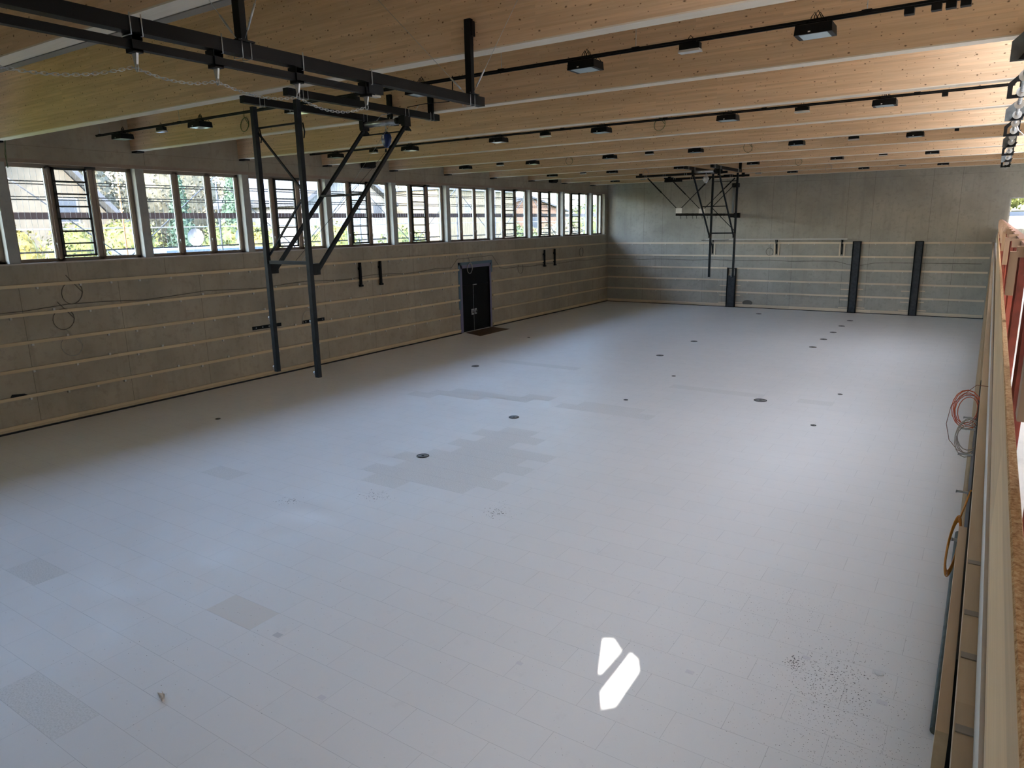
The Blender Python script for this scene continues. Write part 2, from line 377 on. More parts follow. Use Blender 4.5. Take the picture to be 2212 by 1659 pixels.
# glulam beams
BFAR = [5.06+3.72*k for k in range(-1, 11)]
nm = ['nearest', 'second nearest', 'third', 'fourth', 'fifth', 'sixth', 'seventh', 'eighth', 'ninth', 'tenth', 'eleventh', 'farthest']
for k, yf in enumerate(BFAR):
    m = MB(); y0 = yf-.26
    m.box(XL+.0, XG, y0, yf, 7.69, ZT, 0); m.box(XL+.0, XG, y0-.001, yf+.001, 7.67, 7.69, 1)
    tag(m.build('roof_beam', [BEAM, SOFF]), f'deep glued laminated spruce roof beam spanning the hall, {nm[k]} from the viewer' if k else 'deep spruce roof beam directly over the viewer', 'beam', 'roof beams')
    m = MB(); m.box(XL, XL+.30, y0+.02, yf-.02, 7.625, 7.67)
    if k: tag(m.build('bearing_pad', BLACK), f'dark bearing pad under the window end of the {nm[k]} roof beam', 'pad', 'beam bearing pads')
m = MB(); m.box(XL, -3.5, 5.065, 5.20, 7.66, 7.80)
tag(m.build('grey_board', mat('grey_board', (.20, .18, .155), .8)), 'grey board fixed along the second nearest roof beam', 'board')

# trims of the window band
m = MB(); m.box(XL-.30, XL+.05, PY[0]-.2, 44.3, ZS-.035, ZS); struct(m.build('trim_1', mat('pale_sill', (.52, .45, .38), .4)), 'pale sill board below the windows')
m = MB(); m.box(XL-.02, XL+.035, PY[0]-.2, 44.3, ZH+.0, ZH+.045); m.box(XL-.02, XL+.022, PY[0]-.2, 44.3, ZH+.045, ZH+.10)
struct(m.build('trim_2', WFRAME), 'stepped lath along the top of the windows')

# windows
XW = -21.97
LADDER = {0: 1, 2: 1, 3: 1, 4: 1, 6: 1, 7: 1, 8: 1}
LADM = mat('black_vent_frame', (.008, .010, .010), .4)
ALU = mat('aluminium_edge', (.30, .34, .36), .35, .4)
for k in range(-1, 10):
    y0 = 8.81+3.74*k; last = (k == 9)
    root = thing(f'window_{k+2}', None, None, (XW, y0+1.7, ZS)); root['kind'] = 'structure'
    root['label'] = f'three-part timber window, {ORD[k+1]} from the near end'
    y1 = 44.15 if last else y0+3.47
    m = MB()   # fixed outer frame
    for a, b in ((y0, y0+.075), (y1-.1, y1)): m.box(XW-.10, XW, a, b, ZS, ZH)
    m.box(XW-.10, XW, y0, y1, ZS, ZS+.06); m.box(XW-.10, XW, y0-.01, y1+.01, ZH-.06, ZH+.08)
    for a in (1.15, 2.30):
        if y0+a < y1-.1: m.box(XW-.10, XW, y0+a-.035, y0+a+.035, ZS, ZH)
    m.build('window_frame', WFRAME, root)
    spans = [(.05, 1.10), (1.18, 2.26), (2.34, 3.40)]
    for j, (a, b) in enumerate(spans):
        if last and j == 2: continue
        a += y0; b += y0
        if last and j == 1: b = min(b, y1-.06)
        m = MB(); q = .065
        m.box(XW-.05, XW+.02, a, a+q, ZS+.03, ZH-.03); m.box(XW-.05, XW+.02, b-q, b, ZS+.03, ZH-.03)
        m.box(XW-.05, XW+.02, a, b, ZS+.03, ZS+.03+q); m.box(XW-.05, XW+.02, a, b, ZH-.03-q, ZH-.03)
        cs = m.build('casement', WFRAME, root)
        m = MB(); m.box(XW-.048, XW-.005, b-q-.022, b-q-.001, ZS+.095, ZH-.095); m.build('aluminium_bead', ALU, cs)
        m = MB(); m.box(XW-.032, XW-.026, a+q, b-q, ZS+.03+q, ZH-.03-q); m.build('pane', GLASS, cs)
        if not (k in LADDER and j == 1):
            hy = b-.03 if j == 0 or (j == 1 and k not in LADDER) else a+.03
            m = MB(); m.box(XW+.02, XW+.03, hy-.014, hy+.014, 5.0, 5.07); m.tube([(XW+.03, hy, 5.05), (XW+.06, hy, 5.05), (XW+.06, hy, 4.93)], .009, 6)
            m.build('window_handle', GALV, cs)
    if k in LADDER:
        a, b = y0+1.20, y0+2.13; m = MB(); x0, x1 = XW+.025, XW+.075
        m.box(x0, x1, a, a+.07, ZS+.12, ZH-.06); m.box(x0, x1, b-.075, b, ZS+.12, ZH-.06)
        m.box(x0, x1, a, b, ZS+.12, ZS+.18); m.box(x0, x1, a, b, ZH-.12, ZH-.06)
        for i in range(1, 7):
            z = ZS+.15+i*(ZH-ZS-.24)/7; m.box(x0, x1, a, b, z-.022, z+.022)
        m.build('louvre_frame', LADM, root)['label'] = 'black ladder-like smoke vent frame'
        m = MB(); m.box(XW+.02, XW+.17, y0+2.12, y0+2.36, ZH-.07, ZH-.01); m.build('vent_actuator', LADM, root)
        m = MB(); m.box(XW+.03, XW+.045, b+.01, b+.03, ZH-.75, ZH-.15); m.build('push_rod', WHITEP, root)
# gallery end window
root = thing('window_12', None, None, (2.1, YF+.1, 4.58)); root['kind'] = 'structure'; root['label'] = 'window at the far end of the gallery'
m = MB()
for a, b in ((.66, .72), (3.54, 3.6), (2.1, 2.16)): m.box(a, b, YF+.1, YF+.18, 4.58, 6.19)
m.box(.66, 3.6, YF+.1, YF+.18, 4.58, 4.64); m.box(.66, 3.6, YF+.1, YF+.18, 6.13, 6.19); m.build('window_frame', GALV, root)
m = MB(); m.box(.72, 3.54, YF+.13, YF+.14, 4.64, 6.13); m.build('pane', GLASS, root)

# door in the left wall
root = thing('door_1', None, None, (XL, 29.4, 0)); root['kind'] = 'structure'; root['label'] = 'black double door in violet protective film'
m = MB(); x0, x1 = XL-.16, XL+.01
m.box(x0, x1, 28.02, 28.25, 0, 3.42); m.box(x0, x1, 30.62, 30.76, 0, 3.40); m.box(x0, x1, 28.02, 30.76, 3.22, 3.42)
m.v = [(min(v[0], XL+.012), v[1], v[2]) for v in m.v]
m.build('door_lining', FILM, root)['label'] = 'violet protective film over the lining'
m = MB(); m.box(XL+.012, XL+.02, 27.93, 28.10, 1.2, 3.52); m.box(XL+.012, XL+.02, 27.93, 30.86, 3.38, 3.52); m.box(XL+.012, XL+.02, 30.74, 30.86, 2.9, 3.5)
m.build('sealing_tape', FILMB, root)
m = MB(); m.box(XL-.14, XL-.08, 28.25, 30.62, 2.37, 3.22); m.build('transom_panel', DOORM, root)
m = MB(); m.box(XL-.30, XL-.18, 28.25, 30.62, 0, 3.24); m.build('door_backing', DOORM, root)
for a, b, hy in ((28.255, 29.245, 29.13), (29.262, 30.615, 29.40)):
    m = MB(); m.box(XL-.13, XL-.07, a, b, .01, 2.355); lf = m.build('door_leaf', DOORM, root)
    m = MB(); m.box(XL-.07, XL-.055, hy-.09, hy+.09, .83, 1.12, 0)
    m.box(XL-.056, XL-.05, hy-.01, hy+.07, .9, 1.05, 1)
    m.tube([(XL-.05, hy-.03, 1.02), (XL-.005, hy-.03, 1.02), (XL-.005, hy+.06, 1.02)], .01, 6, mi=0)
    m.build('door_handle', [GALV, BLACK], lf)
m = MB(); m.box(XL-.072, XL-.066, 29.245, 29.262, .0, 2.36); m.box(XL-.072, XL-.062, 29.22, 29.55, 2.33, 2.37); m.build('door_joint_strip', GALV, root)
m = MB(); P4 = [(-21.62, 28.3), (-20.32, 27.75), (-20.36, 30.4), (-21.6, 30.55)]
m.prism([(x, y) for x, y in P4], 'z', .0015, .012); tag(m.build('floor_board', BROWN), 'brown hardboard sheet on the floor in front of the black door', 'board')

# ------------------------------------------------------------------ battens
ZBT = [.155, .94, 1.68, 2.41, 3.17, 3.94]
ordb = ['lowest', 'second lowest', 'third lowest', 'third highest', 'second highest', 'highest']
pad_me = None
def pads(parent, pts, nrm):
    """small white spacer blocks peeping out under a batten, one object each"""
    global pad_me
    org = Vector(parent['_o'])
    for p in pts:
        if pad_me is None:
            q = MB(); q.box(-.028, .028, -.028, .028, -.035, .035); o = q.build('spacer_block', mat('grey_spacer', (.52, .52, .49), .6), origin=(0, 0, 0)); pad_me = o
        else: o = pad_me.copy(); C.objects.link(o)
        o.parent = parent; o.location = Vector(p)-org
first_pad = True
for i, z in enumerate(ZBT):
    segs = [(1.0, 27.98), (30.84, YF-.05)] if i < 5 else [(1.0, YF-.05)]
    for j, (a, b) in enumerate(segs):
        m = MB(); hh = .043
        y = a
        m.box(XL, XL+.06, a, b, z-hh, z+hh)
        if i == 0: m.box(XL+.001, XL+.03, a, b, .055, .095)
        side = ('on the window wall, left of the door' if j == 0 else 'on the window wall, right of the door') if i < 5 else 'running the whole window wall'
        o = m.build('wall_batten', BATY)
        tag(o, f'{ordb[i]} horizontal timber batten {side}', 'batten', 'battens on the window wall')
        if i: 
            pts = []; y = max(a, 7.2)+random.uniform(0, .8)
            while y < min(b, 30): pts.append((XL+.02, y, z-.07 if random.random() < .6 or i == 5 else z+.07)); y += random.uniform(.8, 1.15)
            pads(o, pts, 0)
fx = [(XL+.07, -13.45), (-12.85, -6.42), (-5.95, -3.34), (-2.90, .12)]
secn = ['left of the first dark post', 'between the first two dark posts', 'between the last two dark posts', 'right of the last dark post']
for i, z in enumerate(ZBT):
    ss = fx if i < 3 else ([(XL+.07, -13.45)]+fx[1:] if i == 3 else [(XL+.07, -6.42)]+fx[2:])
    for (a, b) in ss:
        m = MB(); m.box(a, b, YF-.05, YF, z-.048, z+.048)
        if i == 0: m.box(a, b, YF-.03, YF-.002, .02, .10)
        q = 0 if a < -15 else 1 if a < -10 else 2 if a < -4 else 3
        lab = secn[q] if not (a < -15 and b > -10) else 'left of the second dark post'
        o = m.build('wall_batten', BATX); tag(o, f'{ordb[i]} pale batten on the end wall, {lab}', 'batten', 'battens on the end wall')
        pts = []; x = a+.7
        while x < b and i: pts.append((x, YF-.02, z-.065)); x += random.uniform(1.0, 1.6)
        pads(o, pts, 1)
m = MB(); m.box(XL, XL+.075, 1.0, 28.0, .001, .035); m.box(XL, XL+.075, 30.8, YF, .001, .035); struct(m.build('trim_3', CRUMB), 'dark open joint along the foot of the window wall')
m = MB(); m.box(XL+.08, .2, YF-.07, YF, .001, .035); struct(m.build('trim_4', CRUMB), 'dark open joint along the foot of the end wall')
m = MB(); m.box(XL-2.6, XL-.45, -3.4, YF+.45, 7.60, 7.85); struct(m.build('trim_5', CONP), 'unseen eaves added outside above the window band')  # overhang added out of view to shade the floor near the windows
# short packing laths beside the posts
k = 0
pn_ = ['first', 'second', 'third']
for pi_, (px0, px1) in enumerate(((-13.42, -12.88), (-6.40, -5.97), (-3.32, -2.92))):
    for z, l1, l2 in ((1.32, .45, .3), (.72, .45, .3), (.26, .5, .45)):
        for s_, (a, b) in enumerate(((px0-l1, px0-.03), (px1+.03, px1+l2))):
            zz = z+(.03 if s_ else 0)
            m = MB(); m.box(a, b, YF-.045, YF, zz-.025, zz+.025)
            tag(m.build('packing_lath', BATX), f'short {["upper", "middle", "lower"][[1.32, .72, .26].index(z)]} lath on the {"right" if s_ else "left"} of the {pn_[pi_]} dark post', 'lath', 'short laths beside the dark posts')
# vertical laths framing the folded bar brackets on the far wall
for q, x in enumerate((-14.42, -10.55, -6.95)):
    for s_, dx in enumerate((-.12, .12)):
        m = MB(); m.box(x+dx-.035, x+dx+.035, YF-.05, YF, 3.22, 3.90)
        tag(m.build('upright_lath', BATX), f'upright lath on the {["left", "right"][s_]} of the {pn_[q]} wall bar bracket', 'lath', 'upright laths at the wall bar')
# dark posts on the far wall
for q, (x0, x1, zt) in enumerate(((-13.42, -12.88, 2.42), (-6.40, -5.97, 4.04), (-3.32, -2.92, 4.04))):
    root = thing('steel_post', ['short dark steel post with an open frame at its top, on the end wall', 'tall scuffed dark steel post on the end wall, middle of the three', 'tall dark steel post on the end wall nearest the gallery'][q], 'post', ((x0+x1)/2, YF, 0), 'dark posts on the end wall')
    m = MB(); m.box(x0, x0+.05, YF-.14, YF, 0, zt); m.box(x1-.05, x1, YF-.14, YF, 0, zt)
    m.box(x0, x1, YF-.14, YF, zt-.04, zt); m.box(x0, x1, YF-.14, YF, 0, .04); m.build('channel_frame', BLACK, root)
    m = MB(); m.box(x0+.05, x1-.05, YF-.11, YF-.01, .04, zt-.04 if q else 1.95); m.build('post_web', DARKM, root)
# tubular bar above the far battens
root = thing('wall_bar', 'long grey steel bar on three brackets along the top of the end wall battens', 'bar', (-10.6, YF, 3.5))
m = MB(); m.bar((-14.75, YF-.45, 4.17), (-6.65, YF-.45, 4.17), .06, .06); m.build('rail_tube', mat('pale_grey_bar', (.55, .55, .53), .5), root)
for x in (-14.42, -10.55, -6.95):
    m = MB(); m.bar((x, YF-.47, 4.13), (x, YF-.05, 4.13), .05, .04); m.bar((x, YF-.40, 4.11), (x, YF-.05, 3.45), .03, .03); m.bar((x, YF-.03, 3.3), (x, YF-.03, 4.15), .06, .04)
    m.build('bracket', BLACK, root)
m = MB(); m.bar((-15.0, YF-.5, 4.12), (-13.3, YF-.5, 4.15), .02, .03); m.build('crank_rod', BLACK, root)

# ------------------------------------------------------------------ light rows
def flood_proto():
    root = thing('floodlight', 'x', 'light', (0, 0, 0))
    m = MB(); vs = []
    for (x, y, z) in ((.235, .175, -.075), (.225, .165, .045), (.15, .09, .065)):
        vs += [(-x, -y, z), (x, -y, z), (x, y, z), (-x, y, z)]
    m.add(vs, [(0,1,5,4),(1,2,6,5),(2,3,7,6),(3,0,4,7),(4,5,9,8),(5,6,10,9),(6,7,11,10),(7,4,8,11),(8,9,10,11)])
    m.add([(-.235,-.175,-.075),(.235,-.175,-.075),(.235,.175,-.075),(-.235,.175,-.075),(-.175,-.155,-.075),(.175,-.155,-.075),(.175,.155,-.075),(-.175,.155,-.075)], [(0,4,5,1),(1,5,6,2),(2,6,7,3),(3,7,4,0)])
    m.box(-.17, .17, -.005, .005, -.06, -.055)
    m.build('housing', BLACK, root)
    m = MB(); m.box(-.175, .175, -.155, .155, -.078, -.070); m.build('diffuser', DIFF, root)
    m = MB(); m.bar((-.09, 0, .07), (.11, 0, .07), .07, .05); m.box(-.12, -.08, -.03, .03, .05, .11); m.box(.10, .14, -.03, .03, .05, .11); m.build('mounting_clamp', BLACK, root)
    m = MB()
    for dx, h, ph in ((-.03, .14, 0), (.01, .16, .4), (.04, .13, .8)):
        m.tube([(dx-.05+ph*.02, .01, .08), (dx-.04, .02, .08+h*.6), (dx, .03, .08+h), (dx+.04, .02, .08+h*.5), (dx+.06, 0, .08)], .0065, 5)
    m.tube([(.12, .05, .06), (.17, .10, .11), (.21, .12, .05)], .006, 5)
    m.build('cable_loop', BLACK, root)
    m = MB(); m.box(-.06, -.03, -.177, -.166, -.055, -.04); m.build('type_sticker', WHITEP, root)
    return root
def small_proto():
    root = thing('small_luminaire', 'x', 'light', (0, 0, 0))
    m = MB(); m.box(-.15, .15, -.05, .05, -.02, .06); m.box(-.10, .10, -.03, .03, .06, .09); m.build('housing', BLACK, root)
    m = MB(); vs = [(-.16, -.075, -.055), (.16, -.075, -.055), (.16, .075, -.055), (-.16, .075, -.055), (-.15, -.06, -.02), (.15, -.06, -.02), (.15, .06, -.02), (-.15, .06, -.02)]
    m.add(vs, [(0,1,2,3),(0,4,5,1),(1,5,6,2),(2,6,7,3),(3,7,4,0)]); m.build('diffuser', mat('small_diffuser', (.62, .62, .60), .15), root)
    m = MB(); m.tube([(-.03, 0, .08), (-.03, 0, .14), (.0, 0, .17), (.03, 0, .14), (.03, 0, .08)], .006, 5); m.build('cable_loop', BLACK, root)
    return root
fp, sp_l = flood_proto(), small_proto(); fu = su = False
rows = ['nearest', 'second', 'third', 'fourth', 'farthest']
RY = [10.65, 18.05, 25.5, 32.9, 40.4]
for r_, y in enumerate(RY):
    root = thing('light_track', f'thin black supply rail carrying the {rows[r_]} row of ceiling lights', 'rail', (-10, y, 7.86), 'ceiling light rails')
    x1 = .35 if r_ == 0 else .1
    m = MB(); m.bar((-20.5, y, 7.885), (x1, y, 7.885), .045, .03); m.bar((-20.5, y, 7.855), (x1, y, 7.855), .03, .02)
    m.build('rail', BLACK, root)
    for x in (-20.3, -16.6, -13.5, -10.2, -7.2, -4.75, -1.6):
        m = MB(); m.tube([(x, y, 7.90), (x, y, 8.15)], .006, 5); m.tube([(x, y, 8.15), (x-.18, y, ZT)], .003, 4); m.tube([(x, y, 8.15), (x+.18, y, ZT)], .003, 4)
        m.build('suspension_wire', GALV, root)
        m = MB(); m.box(x-.06, x+.06, y-.028, y+.028, 7.865, 7.91); m.build('hanger_clip', BLACK, root)
    for i, x in enumerate((-19.2, -15.8, -12.35, -9.0, -5.6, -2.2)):
        if not fu: o = fp; fu = True
        else: o = copy_tree(fp)
        place(o, (x, y, 7.765)); tag(o, f'black square floodlight in the {rows[r_]} ceiling row, {ORD[i]} from the window wall', 'light', 'ceiling floodlights')
    for i, x in enumerate((-17.4, -10.75, -3.9)):
        if not su: o = sp_l; su = True
        else: o = copy_tree(sp_l)
        place(o, (x, y, 7.775)); tag(o, f'small black emergency light in the {rows[r_]} ceiling row, {["near the window wall", "mid span", "towards the gallery"][i]}', 'light', 'small ceiling lights')
bx = [(-1.12, 10.65), (-.83, 10.65), (-.68, 10.65), (-.53, 10.65), (-1.09, 18.05), (-1.14, 25.5)]
for i, (x, y) in enumerate(bx):
    m = MB(); m.box(x-.055, x+.055, y-.05, y+.05, 7.77, 7.845)
    tag(m.build('junction_box', BLACK), ['black plug box on the nearest light rail, leftmost of its four', 'black plug box on the nearest light rail, second of its four', 'black plug box on the nearest light rail, third of its four', 'black plug box on the nearest light rail, rightmost of its four', 'black plug box on the second light rail', 'black plug box on the third light rail'][i], 'box', 'plug boxes on the light rails')

# ------------------------------------------------------------------ rope rail (climbing rope track) near the viewer
root = thing('rope_rail', 'large double black steel rail with hooks hanging below the nearest roof beams', 'rail', (-6.25, 5, 7.0))
X = -6.25
m = MB(); m.bar((X, 1.6, 7.045), (X, 8.72, 7.045), .12, .12); m.build('main_beam', BLACK, root)
m = MB(); m.bar((X-.02, 1.6, 6.895), (X-.02, 6.55, 6.895), .07, .07); m.build('lower_track', BLACK, root)
m = MB(); m.box(X-.07, X+.05, 6.42, 6.66, 6.87, 6.98); m.build('track_end_block', ANTH, root)
m = MB(); m.box(X-.07, X+.01, 6.45, 6.65, 6.845, 6.868); m.build('track_end_plate', mat('raw_plate', (.45, .42, .36), .6), root)
for y, zt in ((4.76, 8.9), (8.46, 8.08), (1.2+3.64-3.72-.0, 8.9)):
    if y < 2: continue
    m = MB(); m.bar((X, y, 7.105), (X, y, zt), .10, .07); m.build('hanger_post', BLACK, root)
    m = MB(); m.box(X+.05, X+.075, y-.02, y+.05, zt-.22, zt-.03); m.build('hanger_plate', BLACK, root)
    m = MB(); m.box(X-.09, X+.09, y-.10, y+.09, 7.105, 7.12); m.build('base_plate', BLACK, root)
for i, (y) in enumerate((3.67, 4.46, 4.76, 5.42, 6.43, 8.42)):
    for d in ((-.05, .05) if y != 5.42 and y != 4.46 and y != 6.43 else (.03,)):
        m = MB(); yy = y+d; q = .068
        m.tube([(X+q, yy, 7.13), (X+q, yy, 6.96), (X-q, yy, 6.96), (X-q, yy, 7.13)], .006, 6); m.build('u_bolt', GALV, root)
for y in (3.68, 4.46, 5.42, 6.43):
    m = MB(); m.box(X-.09, X+.04, y-.05, y+.05, 6.93, 6.985); m.box(X-.075, X-.055, y-.045, y+.045, 6.84, 6.98); m.box(X+.02, X+.04, y-.045, y+.045, 6.84, 6.98); m.box(X-.075, X+.04, y-.045, y+.045, 6.83, 6.858)
    br_ = m.build('track_bracket', BLACK, root)
    m = MB(); m.add([(X-.05, y-.01, 6.83), (X+.02, y-.01, 6.83), (X+.0, y-.01, 6.74), (X-.03, y-.01, 6.74), (X-.05, y+.01, 6.83), (X+.02, y+.01, 6.83), (X+.0, y+.01, 6.74), (X-.03, y+.01, 6.74)], [(0,1,2,3),(7,6,5,4),(0,4,5,1),(1,5,6,2),(2,6,7,3),(3,7,4,0)])
    m.tube([(X-.015+.022*math.cos(a), y, 6.715+.03*math.sin(a)) for a in [2*math.pi*q/12 for q in range(12)]], .006, 6, closed=True)
    m.build('hook_eye', GALV, br_)
def chain(pts, link=.055, r=.0028):
    m = MB(); out = [Vector(pts[0])]
    for p in pts[1:]:
        while (Vector(p)-out[-1]).length > link*.72: out.append(out[-1]+(Vector(p)-out[-1]).normalized()*link*.72)
    for i in range(len(out)-1):
        c_ = (out[i]+out[i+1])/2; d = (out[i+1]-out[i]).normalized(); u = d.cross(Vector((0, 0, 1))).normalized() if i % 2 else Vector((0, 0, 1)); u = (u-d*u.dot(d)).normalized()
        m.tube([c_+d*(link/2-.008 if abs(math.cos(a)) > .3 else 0)*(1 if math.cos(a) > 0 else -1)+d*.008*math.cos(a)+u*.0125*math.sin(a) for a in [2*math.pi*q/8 for q in range(8)]], r, 5, closed=True)
    return m
def sag(p, q, s, n=14):
    p, q = Vector(p), Vector(q); return [p.lerp(q, i/n)-Vector((0, 0, s*4*(i/n)*(1-i/n))) for i in range(n+1)]
pts = []
a = [(X-.02, 1.9, 6.72), (X-.02, 3.66, 6.72), (X-.02, 4.46, 6.72), (X-.02, 5.42, 6.70), (X-.02, 6.43, 6.72)]
for p, q, s in zip(a, a[1:], (.17, .065, .07, .10)): pts += sag(p, q, s)
tag(chain(pts).build('chain', GALV), 'thin galvanised chain draped from hook to hook below the double rail', 'chain')
def stay(p, q, who, turn=.25):
    p, q = Vector(p), Vector(q); m = MB(); m.tube([p, q], .0035, 5); d = (q-p).normalized(); m.tube([p+d*.08, p+d*(.08+turn)], .011, 6)
    tag(m.build('stay_wire', GALV), who, 'wire', 'stay wires of the double rail')
stay((X, 4.70, 7.14), (X-1.5, 4.78, 8.7), 'thin steel stay wire left of the first hanger post of the double rail')
stay((X+.06, 4.76, 7.14), (X+.75, 4.78, 8.2), 'thin steel stay wire right of the first hanger post of the double rail')
stay((X-.06, 8.40, 7.14), (X-1.75, 8.47, 8.7), 'thin steel stay wire left of the second hanger post of the double rail')
stay((X+.06, 8.46, 7.14), (X+1.3, 8.48, 8.9), 'thin steel stay wire right of the second hanger post of the double rail')

# ------------------------------------------------------------------ folding basketball frames
def rig(ylg, s, lab, xa=-11.17, xb=-10.02, zb=2.66):
    """hinged ceiling frame: legs hang at ylg, braces run to the side s"""
    root = thing('hoop_frame', lab, 'frame', ((xa+xb)/2, ylg, zb), 'hinged ceiling frames')
    for x in (xa, xb):
        ye = ylg+s*3.75; ys = ylg-s*(.22 if s > 0 else .45)
        m = MB(); m.bar((x, ys, 7.56), (x, ye, 7.56), .12, .12); bm_ = m.build('support_beam', BLACK, root)
        for y in (ylg+s*.15, ylg+s*2.72, ylg+s*3.5):
            m = MB()
            for d in (-.05, .05): m.tube([(x+.068, y+d, 7.64), (x+.068, y+d, 7.48), (x-.068, y+d, 7.48), (x-.068, y+d, 7.64)], .006, 6)
            m.build('u_bolt', GALV, bm_)
        hy = 12.16 if s > 0 else 34.50
        m = MB(); m.box(x-.06, x+.06, hy-.03, hy+.03, 7.60, 8.12)
        for zz in (8.0, 7.85):
            for dx in (-.035, .035): m.tube([(x+dx, hy-.045, zz), (x+dx, hy-.03, zz)], .012, 8)
        m.build('hanger_plate', BLACK, root)
        m = MB(); m.bar((x, ylg, 7.46), (x, ylg, zb), .085, .085); lg = m.build('leg', ANTH, root)
        m = MB()
        for zz in (4.1, 3.15): m.tube([(x-.045, ylg-.02, zz-.4), (x-.085, ylg-.02, zz-.4)], .02, 8); m.tube([(x-.06+.018*math.cos(a), ylg-.03, zz-.43+.022*math.sin(a)) for a in [q*math.pi/5 for q in range(10)]], .006, 5, closed=True)
        m.build('ring_bolt', GALV, lg)
        m = MB(); m.bar((x, ylg+s*.15, 4.57), (x, ylg+s*2.74, 7.33), .06, .06); m.build('diagonal_brace', ANTH, root)
        m = MB(); m.box(x-.045, x+.045, ylg+min(s*.04, s*.2), ylg+max(s*.04, s*.2), 4.52, 4.72); m.tube([(x-.055, ylg+s*.14, 4.58), (x+.055, ylg+s*.14, 4.58)], .02, 8); m.build('hinge', BLACK, root)
        m = MB(); m.box(x-.05, x+.05, ylg+s*2.74-.09, ylg+s*2.74+.09, 7.30, 7.50); m.add([(x-.04, ylg+s*2.74+s*.12, 7.22), (x-.04, ylg+s*2.74-s*.02, 7.36), (x-.04, ylg+s*2.74, 7.22), (x+.04, ylg+s*2.74+s*.12, 7.22), (x+.04, ylg+s*2.74-s*.02, 7.36), (x+.04, ylg+s*2.74, 7.22)], [(0,1,2),(3,5,4),(0,3,4,1),(1,4,5,2),(2,5,3,0)]); m.build('pivot_block', BLACK, root)
        m = MB(); m.bar((x-.03, ylg+s*.05, 7.3), (x, ylg+s*.07, 7.03), .02, .02); m.tube([(x+.03, ylg+s*.07, 7.1), (x+.04, ylg+s*.09, 6.95), (x+.02, ylg+s*.08, 6.85)], .012, 6); m.build('spring_catch', BLACK, root)
    m = MB(); m.bar((xa, ylg, 4.735), (xb, ylg, 4.735), .05, .06); m.build('cross_bar', ANTH, root)
    m = MB(); m.bar((xa, ylg+s*.05, 7.10), (xb, ylg+s*.05, 7.10), .03, .03); m.build('upper_cross_bar', ANTH, root)
    m = MB(); m.bar((xa, ylg+s*1.42, 5.95), (xb, ylg+s*1.42, 5.95), .045, .045); m.build('brace_cross_bar', ANTH, root)
    m = MB(); m.bar((xa, ylg+s*2.68, 7.2), (xb, ylg+s*2.68, 7.2), .025, .025); m.build('brace_top_bar', ANTH, root)
    qa, qb = (xa+.03, xb-.03) if s > 0 else (xb-.03, xa+.03)
    m = MB(); m.bar((qa, ylg+s*.03, 7.02), (qb, ylg+s*.03, 5.95), .03, .03); m.bar((qa, ylg+s*.03, 4.85), (qb, ylg+s*.03, 5.90), .03, .03); m.build('lattice_rod', ANTH, root)
    yt = ylg+s*2.72
    m = MB(); m.tube([(xa-.02, yt, 7.42), (xb-.22, yt, 7.42)], .045, 14); m.tube([(xa, yt+.07, 7.38), (xb-.2, yt+.07, 7.38)], .02, 8); m.build('winch_tube', GALV, root)
    m = MB(); m.tube([(xb-.24, yt, 7.42), (xb-.12, yt, 7.42)], .065, 12); m.box(xb-.12, xb+.04, yt-.06, yt+.06, 7.34, 7.50); m.box(xa-.07, xa-.01, yt-.06, yt+.06, 7.33, 7.50); m.build('winch_motor', BLACK, root)
    return root
RIG1 = rig(8.62, 1, 'near hinged black steel basketball frame hanging from the roof beams')
RIG2 = rig(34.15, -1, 'distant hinged black steel basketball frame hanging before the end wall')
# arrester on the near frame
def arrester(x, y, body, lab):
    root = thing('fall_arrester', lab, 'safety block', (x, y, 6.85), 'fall arresters on the ceiling frames')
    m = MB(); vs = []; n = 20
    for h, rx, ry in ((0, .03, .02), (.03, .07, .04), (.12, .125, .055), (.20, .135, .06), (.27, .105, .05), (.31, .05, .03), (.32, .01, .01)):
        vs += [(x+rx*math.cos(2*math.pi*k/n), y+ry*math.sin(2*math.pi*k/n), 6.92+h) for k in range(n)]
    m.add(vs, [(i*n+k, i*n+(k+1) % n, (i+1)*n+(k+1) % n, (i+1)*n+k) for i in range(6) for k in range(n)]+[tuple(range(n))[::-1]], 0, True)
    m.build('casing', body, root)
    m = MB(); m.tube([(x+.0+.022*math.cos(a), y, 7.265+.03*math.sin(a)) for a in [q*math.pi/6 for q in range(12)]], .007, 6, closed=True); m.tube([(x, y, 7.28), (x+.0, y, 7.40)], .008, 6); m.build('shackle', GALV, root)
    m = MB(); m.tube([(x-.03, y, 6.84), (x-.03, y, 6.90)], [.022, .016], 10); m.tube([(x-.025, y, 6.9), (x-.02, y, 6.93)], .006, 6); m.build('rope_stop', BLACK, root)
    m = MB(); m.box(x-.05, x-.01, y-.064, y-.057, 7.10, 7.17); m.build('rating_plate', WHITEP, root)
    return root
arrester(-10.55, 11.34, BLUEP, 'blue fall arrester hanging from the winch tube of the near frame')
arrester(-10.6, 31.43, GALV, 'grey fall arrester hanging under the distant basketball frame')
def wire(pts, r, m_, name, lab, cat='cable', group=None, n=5):
    m = MB(); m.tube(pts, r, n); return tag(m.build(name, m_), lab, cat, group)
wire([(-10.58, 11.34, 6.85), (-10.55, 8.75, 4.75)], .004, BLACK, 'pull_rope', 'thin pull rope from the blue arrester to the cross bar of the near frame', 'rope')
wire([(-10.42, 11.34, 7.36), (-10.3, 8.70, 4.77)], .003, GALV, 'winch_wire', 'thin winch wire beside the pull rope of the near frame', 'wire')
m = MB(); m.tube([(-9.45, 12.2, 8.3), (-9.46, 12.19, 7.85)], .012, 6); m.tube([(-9.46, 12.19, 7.9), (-9.48, 12.1, 7.80), (-9.7, 11.6, 7.72), (-10.0, 11.4, 7.66)], .009, 6)
